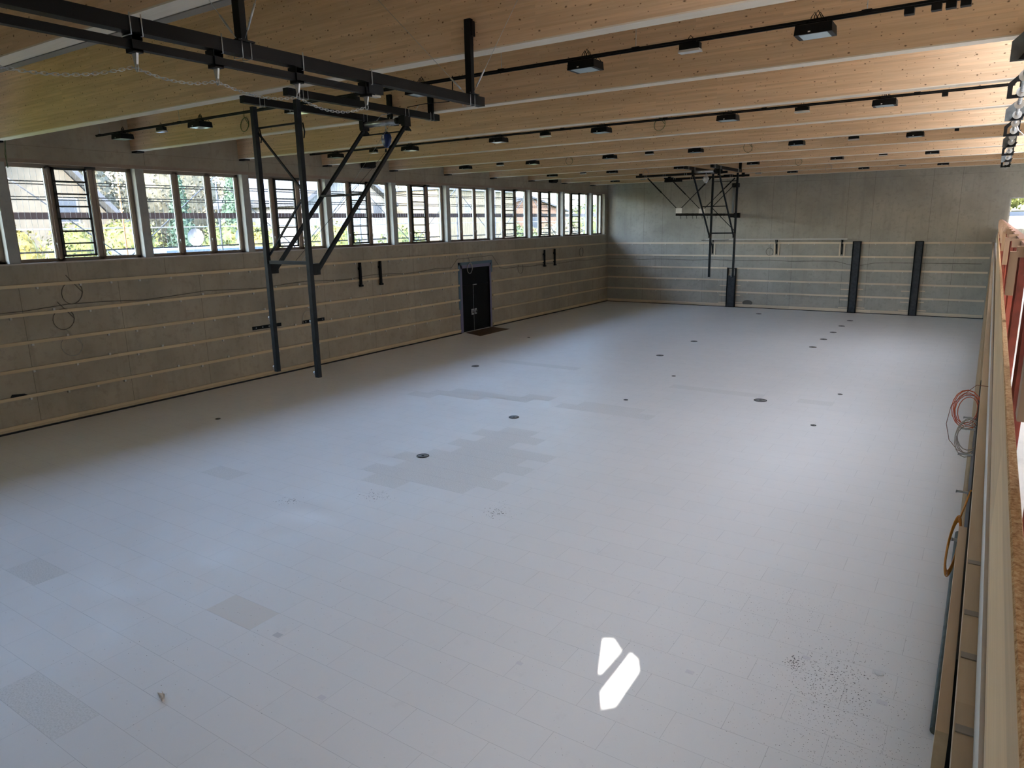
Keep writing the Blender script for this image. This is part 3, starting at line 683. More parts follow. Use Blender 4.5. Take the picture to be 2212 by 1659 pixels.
tag(m.build('supply_cable', BLACK), 'black supply cable running down the beam to the near frame winch', 'cable')
wire([(-11.05, 11.5, 7.42), (-10.9, 11.6, 7.62), (-10.6, 11.9, 7.68), (-10.35, 12.0, 7.64), (-10.2, 12.0, 7.8)], .008, GALV, 'control_cable', 'light grey control cable looping between the near frame beams')

# far rig: cross beams and the hanging rope bar
for Y, xa, xb, nm_, q in ((34.45, -15.2, -10.6, 'nearer', 0), (37.95, -15.05, -10.55, 'farther', 1)):
    root = thing('cross_beam', f'{nm_} of two black cross beams under the roof above the rope bar', 'beam', ((xa+xb)/2, Y, 7.5), 'cross beams near the end wall')
    m = MB(); m.bar((xa, Y, 7.54), (xb, Y, 7.54), .12, .10); m.build('steel_tube', BLACK, root)
    for x in (xa+.25, xb-.3):
        m = MB(); m.box(x-.07, x+.07, Y-.07, Y+.03, 7.48, 7.68); m.build('beam_clamp', BLACK, root)
    for x in (xa+.55, xa+1.5, xa+2.6, xb-.9):
        m = MB()
        for d in (-.05, .05): m.tube([(x+d, Y-.07, 7.60), (x+d, Y-.07, 7.46), (x+d, Y+.07, 7.46)], .007, 5)
        m.build('u_bolt', GALV, root)
m = MB(); m.box(-15.0, -14.1, 37.7, 38.0, 7.38, 7.50); tag(m.build('rope_trolley', BLACK), 'black bundle of rope trolleys at the left end of the farther cross beam', 'trolley')
root = thing('rope_bar', 'lowered black climbing rope bar hanging on crossed rods before the end wall', 'bar', (-13.0, 39.4, 5.6))
m = MB(); m.bar((-12.98, 34.35, 5.64), (-12.98, YF-.12, 5.64), .10, .12); m.build('bar_beam', BLACK, root)
for y in (34.5, 37.9):
    m = MB(); m.box(-13.08, -12.78, y-.02, y+.02, 5.70, 5.95); m.build('gusset_plate', WHITEP, root)['label'] = 'white gusset plate'
    for xt in (-14.6, -11.25):
        mid = Vector((-12.93, y, 5.83)).lerp(Vector((xt, y, 7.44)), .55)
        m = MB(); m.bar(mid, (xt, y, 7.44), .055, .055); m.bar(mid, (-12.93, y, 5.83), .03, .03); m.build('telescopic_rod', BLACK, root)
for i in range(11):
    y = 34.9+i*.78+(i % 3)*.1
    if y > 43.5: break
    m = MB(); m.tube([(-12.98, y, 5.585), (-12.98, y, 5.50)], .012, 5); m.tube([(-12.98, y, 5.505), (-12.98, y+.06, 5.47), (-12.98, y+.02, 5.44)], .012, 5); m.bar((-12.98, y-.03, 5.64), (-12.98, y+.03, 5.64), .115, .135); m.build('rope_hook', BLACK, root)
root = thing('wall_hoist', 'vertical grey hoist tube on the end wall above the rope bar', 'hoist', (-12.98, YF, 5.5))
m = MB(); m.tube([(-13.26, YF-.12, 5.75), (-13.26, YF-.12, 7.3)], .07, 12); m.build('hoist_tube', ALU, root)
m = MB(); m.box(-13.35, -12.95, YF-.2, YF, 7.25, 7.50); m.box(-13.15, -12.82, YF-.25, YF, 5.45, 5.75); m.box(-13.4, -13.15, YF-.2, YF-.05, 5.48, 5.6); m.build('hoist_bracket', BLACK, root)

# ------------------------------------------------------------------ coiled cables
def ring(c_, r, plane, turns, rad, seed=0):
    rnd = random.Random(seed); pts = []
    for i in range(turns*18+1):
        a = 2*math.pi*i/18; rr = r*(1+.06*math.sin(i*.7+seed)); z = rr*1.15*math.sin(a); h = rr*math.cos(a); d = .02*math.sin(i*.37)
        pts.append((c_[0]+h, c_[1]+d, c_[2]+z) if plane == 'xz' else (c_[0]+abs(d), c_[1]+h, c_[2]+z))
    return pts
for i, (x, y, z) in enumerate(((-16.22, 12.18, 7.95), (-8.0, 19.6, 7.97), (-14.98, 27.05, 7.87), (-7.63, 27.05, 7.88), (-7.46, 34.45, 7.83), (-14.72, 34.3, 7.72), (-6.86, 38.2, 7.72))):
    y = min((BFAR[q]-.26 for q in range(12)), key=lambda f: abs(f-y))-.012; p = ring((x, y-.02, z), .15, 'xz', 2, .006, i); p = [(x-.02, y+.02, z+.45), (x-.03, y, z+.2)]+p
    wire(p, .008, GREENC if i < 5 else GREYC, 'cable_coil', 'green coiled cable end hanging from the %s roof beam%s' % (['third nearest', 'fifth', 'seventh', 'seventh', 'ninth', 'ninth', 'tenth'][i], ['', '', ' towards the windows', ' towards the gallery', ' towards the gallery', ' towards the windows', ''][i]), 'cable', 'cable coils on the roof beams')
wire([on_y(0, 125, 8.55), on_y(10, 200, 8.6), (-21.2, 8.75, 7.9), (-21.55, 8.8, 7.35), (-21.62, 8.84, 7.02)], .012, GREENC, 'hanging_cable', 'green cable hanging down in front of the nearest window')
for i, (y, z, r_, t_, lab) in enumerate(((9.97, 3.66, .28, 3, 'below the highest batten'), (9.64, 2.94, .27, 2, 'below the second highest batten'), (9.75, 2.16, .27, 1, 'below the third highest batten'))):
    wire([(XL+.02, y-.1, z+.5)]+ring((XL+.02, y, z), r_, 'yz', t_, .006, i), .009, DGREYC if i < 2 else GREYC, 'cable_coil', f'coiled cable end at the left of the window wall, {lab}', 'cable', 'cable coils on the window wall')
wire(ring((XL+.02, 18.35, 1.9), .26, 'yz', 1, .006, 5), .009, GREYC, 'cable_coil', 'pale cable loop on the window wall behind the right leg of the near frame', 'cable', 'cable coils on the window wall')
wire([(XL+.04, 28.8, 3.7)]+ring((XL+.05, 28.85, 3.2), .22, 'yz', 3, .006, 6), .016, GREYC, 'cable_coil', 'pale coiled cable hanging over the top of the black door', 'cable', 'cable coils on the window wall')
wire(ring((XL+.02, 40.8, 3.5), .25, 'yz', 2, .006, 7), .010, DGREYC, 'cable_coil', 'thin coiled cable on the window wall near the far corner', 'cable', 'cable coils on the window wall')
wire(ring((XL+.02, 33.6, 2.9), .25, 'yz', 2, .006, 8), .008, DGREYC, 'cable_coil', 'thin coiled cable on the window wall right of the black door', 'cable', 'cable coils on the window wall')
wire(ring((-10.95, YF-.03, 3.42), .2, 'xz', 2, .006, 9), .009, DGREYC, 'cable_coil', 'thin coiled cable on the end wall left of the middle bar bracket', 'cable')
m = MB(); m.tube([(-12.10+.28*math.cos(a), YF-.02, .30+.15*math.sin(a)) for a in [q*math.pi/10 for q in range(20)]], .02, 6, closed=True); m.add([(-12.10+.27*math.cos(q*math.pi/10), YF-.012, .30+.14*math.sin(q*math.pi/10)) for q in range(20)], [tuple(range(20))])
tag(m.build('wall_outlet', mat('hatch_grey', (.12, .12, .11), .7)), 'oval dark grey hatch near the floor right of the first dark post', 'hatch')
# conduit lines with pins along the walls
p = [(XL+.02, 1.0+i*1.1, 3.30+.05*math.sin(i*1.7)) for i in range(25)]+[(XL+.02, 27.9, 3.7), (XL+.02, 30.9, 3.75), (XL+.02, 31.6, 3.05)]+[(XL+.02, 32+i*1.2, 2.98+.04*math.sin(i*2.1)) for i in range(11)]
wire(p, .010, DGREYC, 'wall_cable', 'thin cable run pinned along the window wall above the second highest batten')
p = [(XL+.02+i*1.2, YF-.015, 2.90+.03*math.sin(i*2.3)) for i in range(13)]+[(-6.5, YF-.015, 2.72), (-5.9, YF-.015, 2.70), (-5.2, YF-.015, 2.84)]+[(-5+i*.8, YF-.015, 2.86) for i in range(1, 7)]
wire(p, .010, DGREYC, 'wall_cable', 'thin cable run pinned along the end wall below the second highest batten')

# black brackets on the window wall
for i, (y, z0, z1) in enumerate(((21.24, 2.93, 3.90), (22.43, 2.91, 3.90), (36.12, 2.88, 3.82), (37.32, 2.88, 3.84))):
    m = MB(); m.box(XL+.055, XL+.13, y-.05, y+.05, z0, z1); m.box(XL, XL+.055, y-.04, y+.04, z0+.2, z0+.3); m.box(XL, XL+.055, y-.04, y+.04, z1-.3, z1-.2); m.box(XL+.13, XL+.17, y-.07, y-.02, z1-.35, z1-.2); m.box(XL+.05, XL+.16, y-.08, y+.08, z0-.02, z0+.06)
    tag(m.build('wall_bracket', BLACK), f'upright black bracket on the window wall, {["left one before the door", "right one before the door", "left one beyond the door", "right one beyond the door"][i]}', 'bracket', 'upright wall brackets')
for i, (y0, y1, z) in enumerate(((15.84, 17.1, 1.85), (18.10, 19.2, 1.80))):
    m = MB(); m.box(XL+.0, XL+.02, y0, y1, z-.06, z+.06)
    for q in range(4): m.tube([(XL+.02, y0+.15+q*.28, z), (XL+.035, y0+.15+q*.28, z)], .02, 8, mi=1)
    tag(m.build('wall_plate', [BLACK, GALV]), f'black perforated plate on the window wall behind the {["left", "right"][i]} leg of the near frame', 'plate', 'perforated wall plates')
for i, (y, z) in enumerate(((21.95, 7.66), (36.95, 7.62))):
    root = thing('loudspeaker', f'black loudspeaker high on the window wall, {["behind the near frame braces", "near the far corner"][i]}', 'speaker', (XL, y, z), 'wall loudspeakers')
    m = MB(); m.prism([(y-.28, z+.02), (y+.12, z), (y+.28, z+.06), (y+.28, z+.36), (y-.28, z+.38)], 'x', XL+.08, XL+.38); m.build('cabinet', BLACK, root)
    m = MB(); m.box(XL, XL+.1, y-.06, y+.06, z+.12, z+.24); m.build('mounting_arm', BLACK, root)
m = MB(); m.prism([(7.95, .9), (8.5, .93), (8.35, 1.03), (8.05, 1.06)], 'x', XL, XL+.04); tag(m.build('scrap_patch', CRUMB), 'small dark torn patch low on the window wall at the left edge', 'patch')

# ------------------------------------------------------------------ gallery edge
def xb(y): return .107+.0043*y
m = MB(); y = 0.6
for i in range(8):
    a, b = .6+i*5.5, min(.6+(i+1)*5.5-.006, YF-.03)
    q = [(xb(a), a), (xb(b), b), (xb(b)+.027, b), (xb(a)+.027, a)]
    m2 = MB(); m2.prism(q, 'z', 4.16, 4.61); e = MB()
    root = thing('edge_board', f'pale formwork board upright along the gallery edge, {ORD[i]} from the viewer', 'board', (xb(a), (a+b)/2, 4.16), 'formwork boards on the gallery edge')
    m2.build('board', FASC, root)
    m2 = MB(); rnd = random.Random(i)
    n = 40; vs = []
    for k2 in range(n+1):
        yy = a+(b-a)*k2/n; vs += [(xb(yy)+.0005, yy, 4.61), (xb(yy)+.027, yy, 4.61), (xb(yy)+.026+rnd.uniform(-.002, 0), yy, 4.614+rnd.uniform(0, .004)), (xb(yy)+.002+rnd.uniform(0, .003), yy, 4.614+rnd.uniform(0, .004))]
    m2.add(vs, [(k2*4+j, k2*4+(j+1) % 4, k2*4+4+(j+1) % 4, k2*4+4+j) for k2 in range(n) for j in range(4)])
    CORK = globals().get('CORK')
    if CORK is None:
        CORK = mat('rough_sawn_edge', (.45, .27, .11), .95); tt = NT(CORK); nn = tt.noise(tt.pos(), 90, 4, .7); tt.l(tt.ramp(nn, [(.35, (.25, .12, .04)), (.5, (.46, .28, .13)), (.65, (.60, .44, .26))]), tt.b.inputs['Base Color']); tt.bump(nn, .6, .004)
        globals()['CORK'] = CORK
    m2.build('sawn_edge', CORK, root)
RUSTY = mat('weathered_zinc', (.24, .22, .19), .6)
ALW = mat('white_metal', (.62, .64, .66), .35, .2)
m = MB(); m.prism([(xr(.6)-.004, .6), (xr(YF)-.004, YF-.05), (xr(YF)+.03, YF-.05), (xr(.6)+.03, .6)], 'z', 3.98, 4.12)
tag(m.build('edge_profile', ALW), 'long white metal edge profile under the pale formwork boards', 'profile')
m = MB(); m.prism([(xr(.6)+.01, .6), (xr(YF)+.01, YF-.05), (xr(YF)+.04, YF-.05), (xr(.6)+.04, .6)], 'z', 4.12, 4.16)
tag(m.build('edge_lath', mat('dark_lath', (.13, .085, .05), .7)), 'dark brown lath between the white edge profile and the formwork boards', 'lath')
for i, z in enumerate(ZBT):
    m = MB(); segs = [(1.2, 4.3), (6.5, 44.3)] if i in (4,) else [(1.0, 44.3)]
    for j, (a, b) in enumerate(segs):
        m = MB(); m.prism([(xr(a)-.05, a), (xr(b)-.05, b), (xr(b), b), (xr(a), a)], 'z', z-.035, z+.035)
        tag(m.build('wall_batten', BATG), f'{ordb[i]} batten on the wall under the gallery'+(['', ', far piece'][j] if len(segs) > 1 else ''), 'batten', 'battens under the gallery')
m = MB(); m.prism([(xr(2.6)-.055, 2.6), (xr(7.6)-.055, 7.6), (xr(7.6)-.002, 7.6), (xr(2.6)-.002, 2.6)], 'z', 3.28, 3.88)
tag(m.build('cover_panel', DOORM), 'black cover panel on the wall just below the gallery edge', 'panel')
m = MB(); m.prism([(xr(2.2)-.09, 2.2), (xr(3.9)-.09, 3.9), (xr(3.9)-.056, 3.9), (xr(2.2)-.056, 2.2)], 'z', 3.70, 3.86)
tag(m.build('scrap_board', BATG), 'loose timber offcut fixed over the black cover panel', 'board')
for i, (y, l) in enumerate(((7.75, .15), (6.85, .14), (6.47, .15), (5.74, .14), (4.91, .12), (4.12, .11))):
    p1 = (xr(y)+.02, y, 3.7); p2 = (xr(y)-l-.0, y-.01, 3.7); m = MB(); m.tube([p1, p2], .008, 8); m.tube([p2, (p2[0]-.006, p2[1], p2[2])], .010, 8)
    tag(m.build('threaded_rod', GALV), f'threaded steel rod sticking out below the gallery edge, {["farthest", "second farthest", "third farthest", "third nearest", "second nearest", "nearest"][i]}', 'rod', 'threaded rods under the gallery')
for i, y in enumerate((1.42, 1.75, 2.05, 2.45, 2.75, 3.2)):
    m = MB(); m.prism([(xr(y)-.045, y), (xr(y)-.045, y+.035), (xr(y)+.0, y+.035), (xr(y)+.0, y)], 'z', 3.975, 3.979)
    m.prism([(xr(y)-.047, y), (xr(y)-.047, y+.035), (xr(y)-.044, y+.035), (xr(y)-.044, y)], 'z', 3.93, 3.979)
    tag(m.build('angle_clip', RUSTY), f'small perforated metal angle under the edge profile, {ORD[i]} from the viewer', 'clip', 'metal angles under the gallery edge')
wire([(.075, 7.8, .052), (.085, 10, .052), (.095, 13.5, .052)], .048, PIPE, 'corrugated_pipe', 'grey-green corrugated pipe lying along the wall under the gallery', 'pipe', n=14)
def coil(c_, rx, rz, n, mm, rad, lab, seed, tilt=.5):
    rnd = random.Random(seed); pts = []
    for i in range(n*16+1):
        a = 2*math.pi*i/16; k_ = 1+.22*math.sin(i*.11+seed); pts.append((c_[0]+rx*k_*math.cos(a)-.01*math.sin(i*.3), c_[1]+tilt*rz*k_*math.sin(a)+.02*math.sin(i*.21), c_[2]+rz*k_*math.sin(a)))
    m = MB(); m.tube(pts, rad, 5); return tag(m.build('cable_coil', mm), lab, 'cable', 'cable coils under the gallery')
pA = on_y(2085, 885, 6.6); coil((pA.x+.015, 6.6, pA.z), .085, .12, 5, ORANGEC, .0035, 'tangled orange cable coil hanging out below the gallery edge', 1)
pB = on_y(2090, 945, 6.0); coil((pB.x, 6.0, pB.z), .07, .11, 4, GREYC, .0035, 'tangled grey cable coil below the orange one', 3)
pC = on_y(2058, 1180, 4.3)
m = MB()
for k2 in range(5):
    rr = .9+.06*k2
    m.tube([Vector((pC.x+.0, 4.3, pC.z))+Vector((.022*rr*math.cos(a)+.012*math.sin(a), .03*math.sin(a), .15*rr*math.sin(a))) for a in [q*math.pi/14 for q in range(28)]], .0035, 5, closed=True)
m.tube([(pC.x+.012, 4.33, pC.z+.13), (pC.x+.05, 4.4, pC.z+.3), (xr(4.4)-.02, 4.45, 3.6)], .006, 5)
tag(m.build('cable_coil', YELC), 'narrow amber cable coil hanging against the white floor', 'cable', 'cable coils under the gallery')
m = MB(); p0 = on_y(2078, 830, 6.6); pts = [on_y(x_, y_, 6.6) for x_, y_ in ((2135, 835), (2110, 832), (2085, 850), (2055, 875), (2044, 915), (2050, 950), (2068, 972), (2085, 978))]
m.tube(pts, .0025, 5); tag(m.build('loose_cable', mat('dark_orange_cable', (.22, .07, .04), .5)), 'single dark red cable bowing out around the cable coils', 'cable')

# railing
HR = thing('handrail', 'reddish timber handrail along the gallery edge', 'rail', (.25, 20, 5.08))
m = MB(); m.prism([(.215, 1.9), (.385, YF-.2), (.465, YF-.2), (.295, 1.9)], 'z', 5.06, 5.12); m.build('rail_timber', REDW, HR)
Y = 2.35; i = 0; pp = None
pts_y = []
while Y < 43: pts_y.append(Y); Y += 1.86
for i, y in enumerate(pts_y):
    x = .165+.0042*y
    root = thing('railing_post', f'red oxide steel railing post, {ORD[i] if i < 12 else "number %d" % (i+1)} from the viewer', 'post', (x, y, 3.95), 'railing posts')
    m = MB(); m.box(x-.012, x+.045, y-.008, y+.008, 3.95, 5.06); m.box(x+.0, x+.012, y-.035, y+.035, 3.95, 5.06); m.build('post_bar', REDP, root)
    m = MB(); m.box(x-.025, x+.06, y-.03, y+.035, 5.06, 5.135); m.build('end_block', OAKE, root)
    if i % 2 == 0:
        m = MB(); m.box(x-.06, x-.013, y-.05, y+.05, 4.80, 5.10); m.build('packing_block', OAKE, root)
    m = MB(); m.box(x-.01, x+.08, y-.06, y+.06, 3.95, 3.965); m.build('base_plate', REDP, root)

# net winding shaft with brackets at the ceiling
x0 = .17; GREYPL = steelmat('grey_bracket_steel', (.085, .10, .105)); DISCM = mat('pale_disc', (.42, .42, .40), .4)
SH = thing('winding_shaft', 'long grey winding shaft with pale discs under the roof along the gallery', 'shaft', (x0, 25, 7.3))
m = MB(); m.tube([(x0, 6, 7.44), (x0+.10, 41, 7.44)], .035, 10); m.build('shaft_tube', GALV, SH)
for y in [7+1.75*k2 for k2 in range(20)]:
    m = MB(); m.tube([(x0+.003*(y-6), y, 7.42), (x0+.003*(y-6), y+.02, 7.42)], .085, 20); m.build('shaft_disc', DISCM, SH)
for k2 in range(-1, 8):
    y = 12.12+3.72*k2; x = -.03+.0035*(y-12)
    root = thing('shaft_bracket', f'angular dark bracket carrying the winding shaft, {ORD[k2+1]} from the viewer', 'bracket', (x, y, 7.33), 'winding shaft brackets')
    m = MB(); t_ = .02
    O = [(x, 7.33), (x+.34, 7.33), (x+.34, 7.75), (x+.15, 7.72), (x, 7.58)]
    I = [(x+.075, 7.39), (x+.17, 7.39), (x+.17, 7.60), (x+.13, 7.60), (x+.075, 7.53)]
    vs = [(a, y, b) for a, b in O]+[(a, y, b) for a, b in I]+[(a, y+t_, b) for a, b in O]+[(a, y+t_, b) for a, b in I]
    fs = []
    for q in range(5):
        r2 = (q+1) % 5; fs += [(q, r2, 5+r2, 5+q), (10+q, 15+q, 15+r2, 10+r2), (q, 10+q, 10+r2, r2), (5+q, 5+r2, 15+r2, 15+q)]
    if k2 % 2 == 0: m.prism(O, 'y', y, y+t_)
    else: m.add(vs, fs)
    m.build('bracket_plate', [GREYPL, BLACK][k2 % 2], root)
    m = MB(); m.prism([(x+.09, 7.335), (x+.30, 7.335), (x+.38, 7.47), (x+.15, 7.42)], 'y', y-.06, y-.005); m.build('bearing_block', BLACK, root)
wire([(.25, 22, 7.5), (.3, 21.5, 7.3), (.45, 21, 7.1), (.7, 21, 7.15), (.9, 21.2, 7.3)], .012, WHITEP, 'hanging_cable', 'white cable looping down beside the winding shaft')
wire([(-.95, 10.6, 8.15), (-.8, 10.5, 7.95), (-.6, 10.5, 7.93), (-.45, 10.6, 8.1)], .012, GREYC, 'hanging_cable', 'grey cable loop above the plug boxes of the nearest light rail')

# ------------------------------------------------------------------ floor sockets and litter
big = [(-10.69, 12.15), (-10.70, 16.11), (-16.07, 21.56), (-10.67, 30.93), (-10.70, 26.95), (-10.68, 41.9), (-5.71, 41.0), (-5.76, 38.76), (-5.76, 36.42), (-5.77, 34.09), (-5.77, 31.75), (-5.26, 21.41)]
bl = ['nearest of all, beside the grey flecked boards', 'beyond the grey flecked boards', 'alone towards the black door', 'farther of the middle pair', 'nearer of the middle pair', 'alone before the short dark post', 'farthest of the row of five', 'fourth of the row of five', 'third of the row of five', 'second of the row of five', 'nearest of the row of five', 'largest, alone on the gallery side']
def socket(x, y, r_, lab, grp):
    root = thing('floor_socket', lab, 'floor socket', (x, y, 0), grp)
    m = MB(); m.lathe((x, y, .0012), [(r_*1.0, 0), (r_*1.0, .010), (r_*.88, .010), (r_*.88, .0015)], 28); m.build('socket_ring', BLACK, root)
    m = MB(); m.lathe((x, y, .0013), [(r_*.80, 0), (r_*.80, .006), (r_*.30, .008), (.001, .008)], 28); lid = m.build('socket_lid', mat('socket_lid', (.16, .17, .17), .6), root)
    m = MB(); m.lathe((x, y, .0095), [(r_*.22, 0), (r_*.22, .004), (.001, .004)], 16); m.build('lid_plug', BLACK, lid)
for (x, y), l in zip(big, bl): socket(x, y, .15 if 'largest' not in l else .19, f'round dark floor socket, {l}', 'round floor sockets')
sm_ = [(-18.05, 11.71), (-8.80, 19.49), (-8.78, 23.46), (-3.35, 23.36), (-3.36, 19.37), (-17.98, 28.48)]
sl_ = ['near the window wall beside the near frame', 'nearer of the two in mid hall', 'farther of the two in mid hall', 'farther of the two on the gallery side', 'nearer of the two on the gallery side', 'near the black door']
for (x, y), l in zip(sm_, sl_): socket(x, y, .07, f'small dark floor sleeve, {l}', 'small floor sleeves')
def crumbs(name, lab, spots):
    rnd = random.Random(hash(name) % 1000 if False else len(spots)*7+3); m = MB()
    for (cx, cy, sx, sy, n, s0, s1) in spots:
        for _ in range(n):
            x, y = rnd.gauss(cx, sx), rnd.gauss(cy, sy)
            if x > .04 or y < 1.6: continue
            s = rnd.uniform(s0, s1); a = rnd.random()*3.1; c2, s2 = math.cos(a), math.sin(a)
            vs = [(x+s*(px*c2-py*s2*.6), y+s*(px*s2+py*c2*.6), .0015+pz*s*.5) for px, py, pz in ((-1, -.6, 0), (1, -.5, 0), (.7, .8, 0), (-.8, .6, 0), (0, 0, 1))]
            m.add(vs, [(0, 1, 4), (1, 2, 4), (2, 3, 4), (3, 0, 4)])
    return tag(m.build('crumbs', CRUMB), lab, 'crumbs', kind='stuff')
crumbs('c1', 'dark crumbs strewn over the white floor on the gallery side', [(-1.0, 8.2, .25, .35, 420, .004, .009), (-1.45, 8.35, .05, .08, 60, .005, .011), (-.8, 8.1, .6, .9, 700, .0025, .006), (-1.8, 9.6, .45, .5, 260, .0025, .006), (-.9, 7.3, .6, .5, 350, .0025, .006), (-.4, 7.0, .4, .4, 200, .003, .006), (-2.5, 7.6, 1.2, 1.2, 420, .0025, .005), (-1.8, 8.5, 1.3, 1.8, 450, .002, .005), (-5, 6.5, 2.0, 2.0, 240, .0025, .005)])
crumbs('c2', 'small dark crumb pile beyond the grey flecked boards', [(-7.24, 11.02-.75, .10, .12, 45, .006, .014), (-7.24, 10.3, .3, .3, 40, .004, .008)])
crumbs('c3', 'two sparse dark crumb heaps before the grey flecked boards', [(-9.91, 9.71, .22, .16, 70, .005, .011), (-11.18, 8.11+.5, .12, .10, 40, .006, .012), (-8.0, 5.2, .8, .8, 60, .004, .007), (-10, 5, 1.5, 1.2, 80, .003, .006), (-8.2, 3.6, .9, .7, 90, .003, .006)])
# small litter
q = on_z(350, 1507); m = MB(); rnd = random.Random(4)
for j in range(3):
    a = j*1.9; m.add([(q.x+.02*j, q.y, .002), (q.x+.05*math.cos(a)+.02*j, q.y+.04*math.sin(a), .004), (q.x+.04*math.cos(a+.6), q.y+.04*math.sin(a+.6), .05+.02*j), (q.x+.005, q.y+.01, .055)], [(0, 1, 2, 3)])
m.tube([(q.x+.03, q.y-.02, .006), (q.x+.08, q.y-.03, .008)], .012, 6)
tag(m.build('paper_scrap', mat('crumpled_paper', (.66, .60, .54), .8)), 'crumpled beige paper scrap on the white floor at the lower left', 'litter')
for i, (x_, y_, a, l) in enumerate(((600, 1372, .09, 'beside the buff floor board'), (1122, 1433, .06, 'left of the sunlit patch'), (1490, 1452, .07, 'right of the sunlit patch'), (1742, 1421, .07, 'above the thickest crumbs'), (695, 1507, .07, 'below the buff floor board'), (1905, 1518, .08, 'below the bent white flap'))):
    p = on_z(x_, y_); m = MB(); m.box(p.x-a*.7, p.x+a*.7, p.y-a*.5, p.y+a*.5, .0015, .0022); tag(m.build('sticker', mat('grey_sticker_%d' % i, (.66, .66, .69) if i else (.56, .58, .60), .6)), f'small printed sticker on the floor {l}', 'sticker', 'stickers on the floor')
p = on_z(1898, 1455); m = MB(); m.lathe((p.x, p.y, .0015), [(.045, 0), (.045, .004), (.04, .006), (.001, .006)], 16); m.box(p.x-.07, p.x+.02, p.y-.04, p.y+.05, .0013, .003); tag(m.build('white_flap', mat('white_foam', (.66, .67, .68), .6)), 'bent white foam flap on the floor near the gallery wall', 'litter')

# ------------------------------------------------------------------ outside the windows
GRASS = leafy('grass', (.05, .075, .02), (.08, .10, .03), (.12, .13, .05))
m = MB(); m.box(-140, XL-.45, -60, 150, -.6, -.1); m.box(XG+.3, 60, -60, 150, -.6, -.1); m.box(-25, 20, YF+.45, 160, -.6, -.1)
struct(m.build('ground', GRASS), 'ground outside')
STEELX = mat('bluish_steel', (.055, .065, .085), .6); BEAMX = mat('plum_painted_steel', (.085, .05, .06), .6); WHT = mat('white_tube', (.5, .5, .48), .5)
XS = -23.15; RODM = mat('pale_rod', (.30, .31, .33), .5)
SCR = thing('facade_screen', 'rod screen with paired steel rails outside the window band', 'screen', (XS, 26, 4.2))
for k in range(-1, 10):
    y0 = 8.6+3.74*k; m = MB(); n = 24
    for i in range(n):
        yy = y0+i*3.74/n; m.bar((XS, yy, 4.2), (XS, yy, 7.8), .005, .006)
    m.build('rod_panel', RODM, SCR)
for z in (6.80, 6.72, 6.36, 6.28, 4.78):
    m = MB(); m.bar((XS-.03, 4.8, z), (XS-.03, 46, z), .02, .03 if z > 5 else .05); m.build('screen_rail', STEELX, SCR)
m = MB(); m.box(-24.15, -23.95, 4, 50, 5.74, 5.94); tag(m.build('outer_girder', BEAMX), 'plum painted steel girder running outside the windows', 'girder')
for k in range(11):
    y0 = 9.6+3.74*k; root = thing('scaffold_frame', f'steel scaffold bay outside the windows, {ORD[k]} from the viewer', 'scaffold', (-24.9, y0, 0), 'scaffold bays')
    cM = WHT if k == 0 else (mat('orange_tube', (.5, .22, .05), .5) if k == 1 else STEELX)
    m = MB(); m.tube([(-24.9, y0+.1, -.1), (-24.9, y0+.1, 8.2)], .03, 8); m.build('upright', cM, root)
    m = MB(); m.tube([(-24.9, y0+.1, 4.4), (-24.9, y0+3.80, 7.3)] if k % 2 else [(-24.9, y0+.1, 7.3), (-24.9, y0+3.80, 4.4)], .02, 8); m.build('diagonal_tube', STEELX, root)
    m = MB(); m.tube([(-24.9, y0+.1, 5.45), (-24.9, y0+3.80, 5.45)], .02, 8); m.build('ledger', WHT, root)
def wallm(name, col):
    m_ = mat(name, col, .9, spec=.1); t = NT(m_); n = t.noise(t.pos(), 2, 4); t.l(t.ramp(n, [(.3, tuple(x*.85 for x in col)), (.7, tuple(x*1.12 for x in col))]), t.b.inputs['Base Color']); return m_
ROOFG = wallm('slate_roof', (.045,.048,.056)); CREAM = wallm('cream_render', (.075,.066,.054)); WHR = wallm('white_render', (.105,.105,.105)); TAN = wallm('tan_sheet', (.08,.072,.054)); BRICKR = wallm('salmon_render', (.09,.055,.04)); BLUES = mat('blue_sheet', (.04,.065,.12), .4); WDK = mat('dark_window', (.03, .035, .045), .2)
def house(lab, x0, x1, y0, y1, ze, zr, wm, rm, wins=(), axis='y'):
    root = thing('house', lab, 'house', ((x0+x1)/2, (y0+y1)/2, -.1))
    m = MB(); m.box(x0, x1, y0, y1, -.1, ze)
    if zr > ze:
        if axis == 'x':   # gable end looks at the hall
            m.prism([(y0, ze), (y1, ze), ((y0+y1)/2, zr)], 'x', x0, x1)
    m.build('walls', wm, root)
    m = MB(); ym = (y0+y1)/2; xm = (x0+x1)/2
    if zr > ze:
        if axis == 'x':
            for a, s_ in ((y0, -1), (y1, 1)):
                m.prism([(a+s_*.5, ze-.3), (ym, zr+.05), (ym, zr+.35), (a+s_*.6, ze-.05)], 'x', x0-.4, x1+.6)
        else:
            m.prism([(x0-.4, ze-.1), (xm, zr), (x1+.4, ze-.1)], 'y', y0-.4, y1+.4)
    else: m.box(x0-.2, x1+.2, y0-.2, y1+.2, ze, ze+.2)
    m.build('roof', rm, root)
    for (a, b, c2, d2) in wins:
        m = MB(); m.box(x1-.02, x1+.03, a, b, c2, d2); f = m.build('house_window', WHR, root)
        m = MB(); m.box(x1+.03, x1+.05, a+.12, b-.12, c2+.12, d2-.12); m.build('house_pane', WDK, f)
house('cream gabled house with a grey slate roof outside the nearest window', -52, -42, 13.5, 22.5, 5.6, 10.6, CREAM, ROOFG, [(19.0, 20.3, 5.8, 7.2), (15.0, 16.5, 1.5, 3)], 'x')
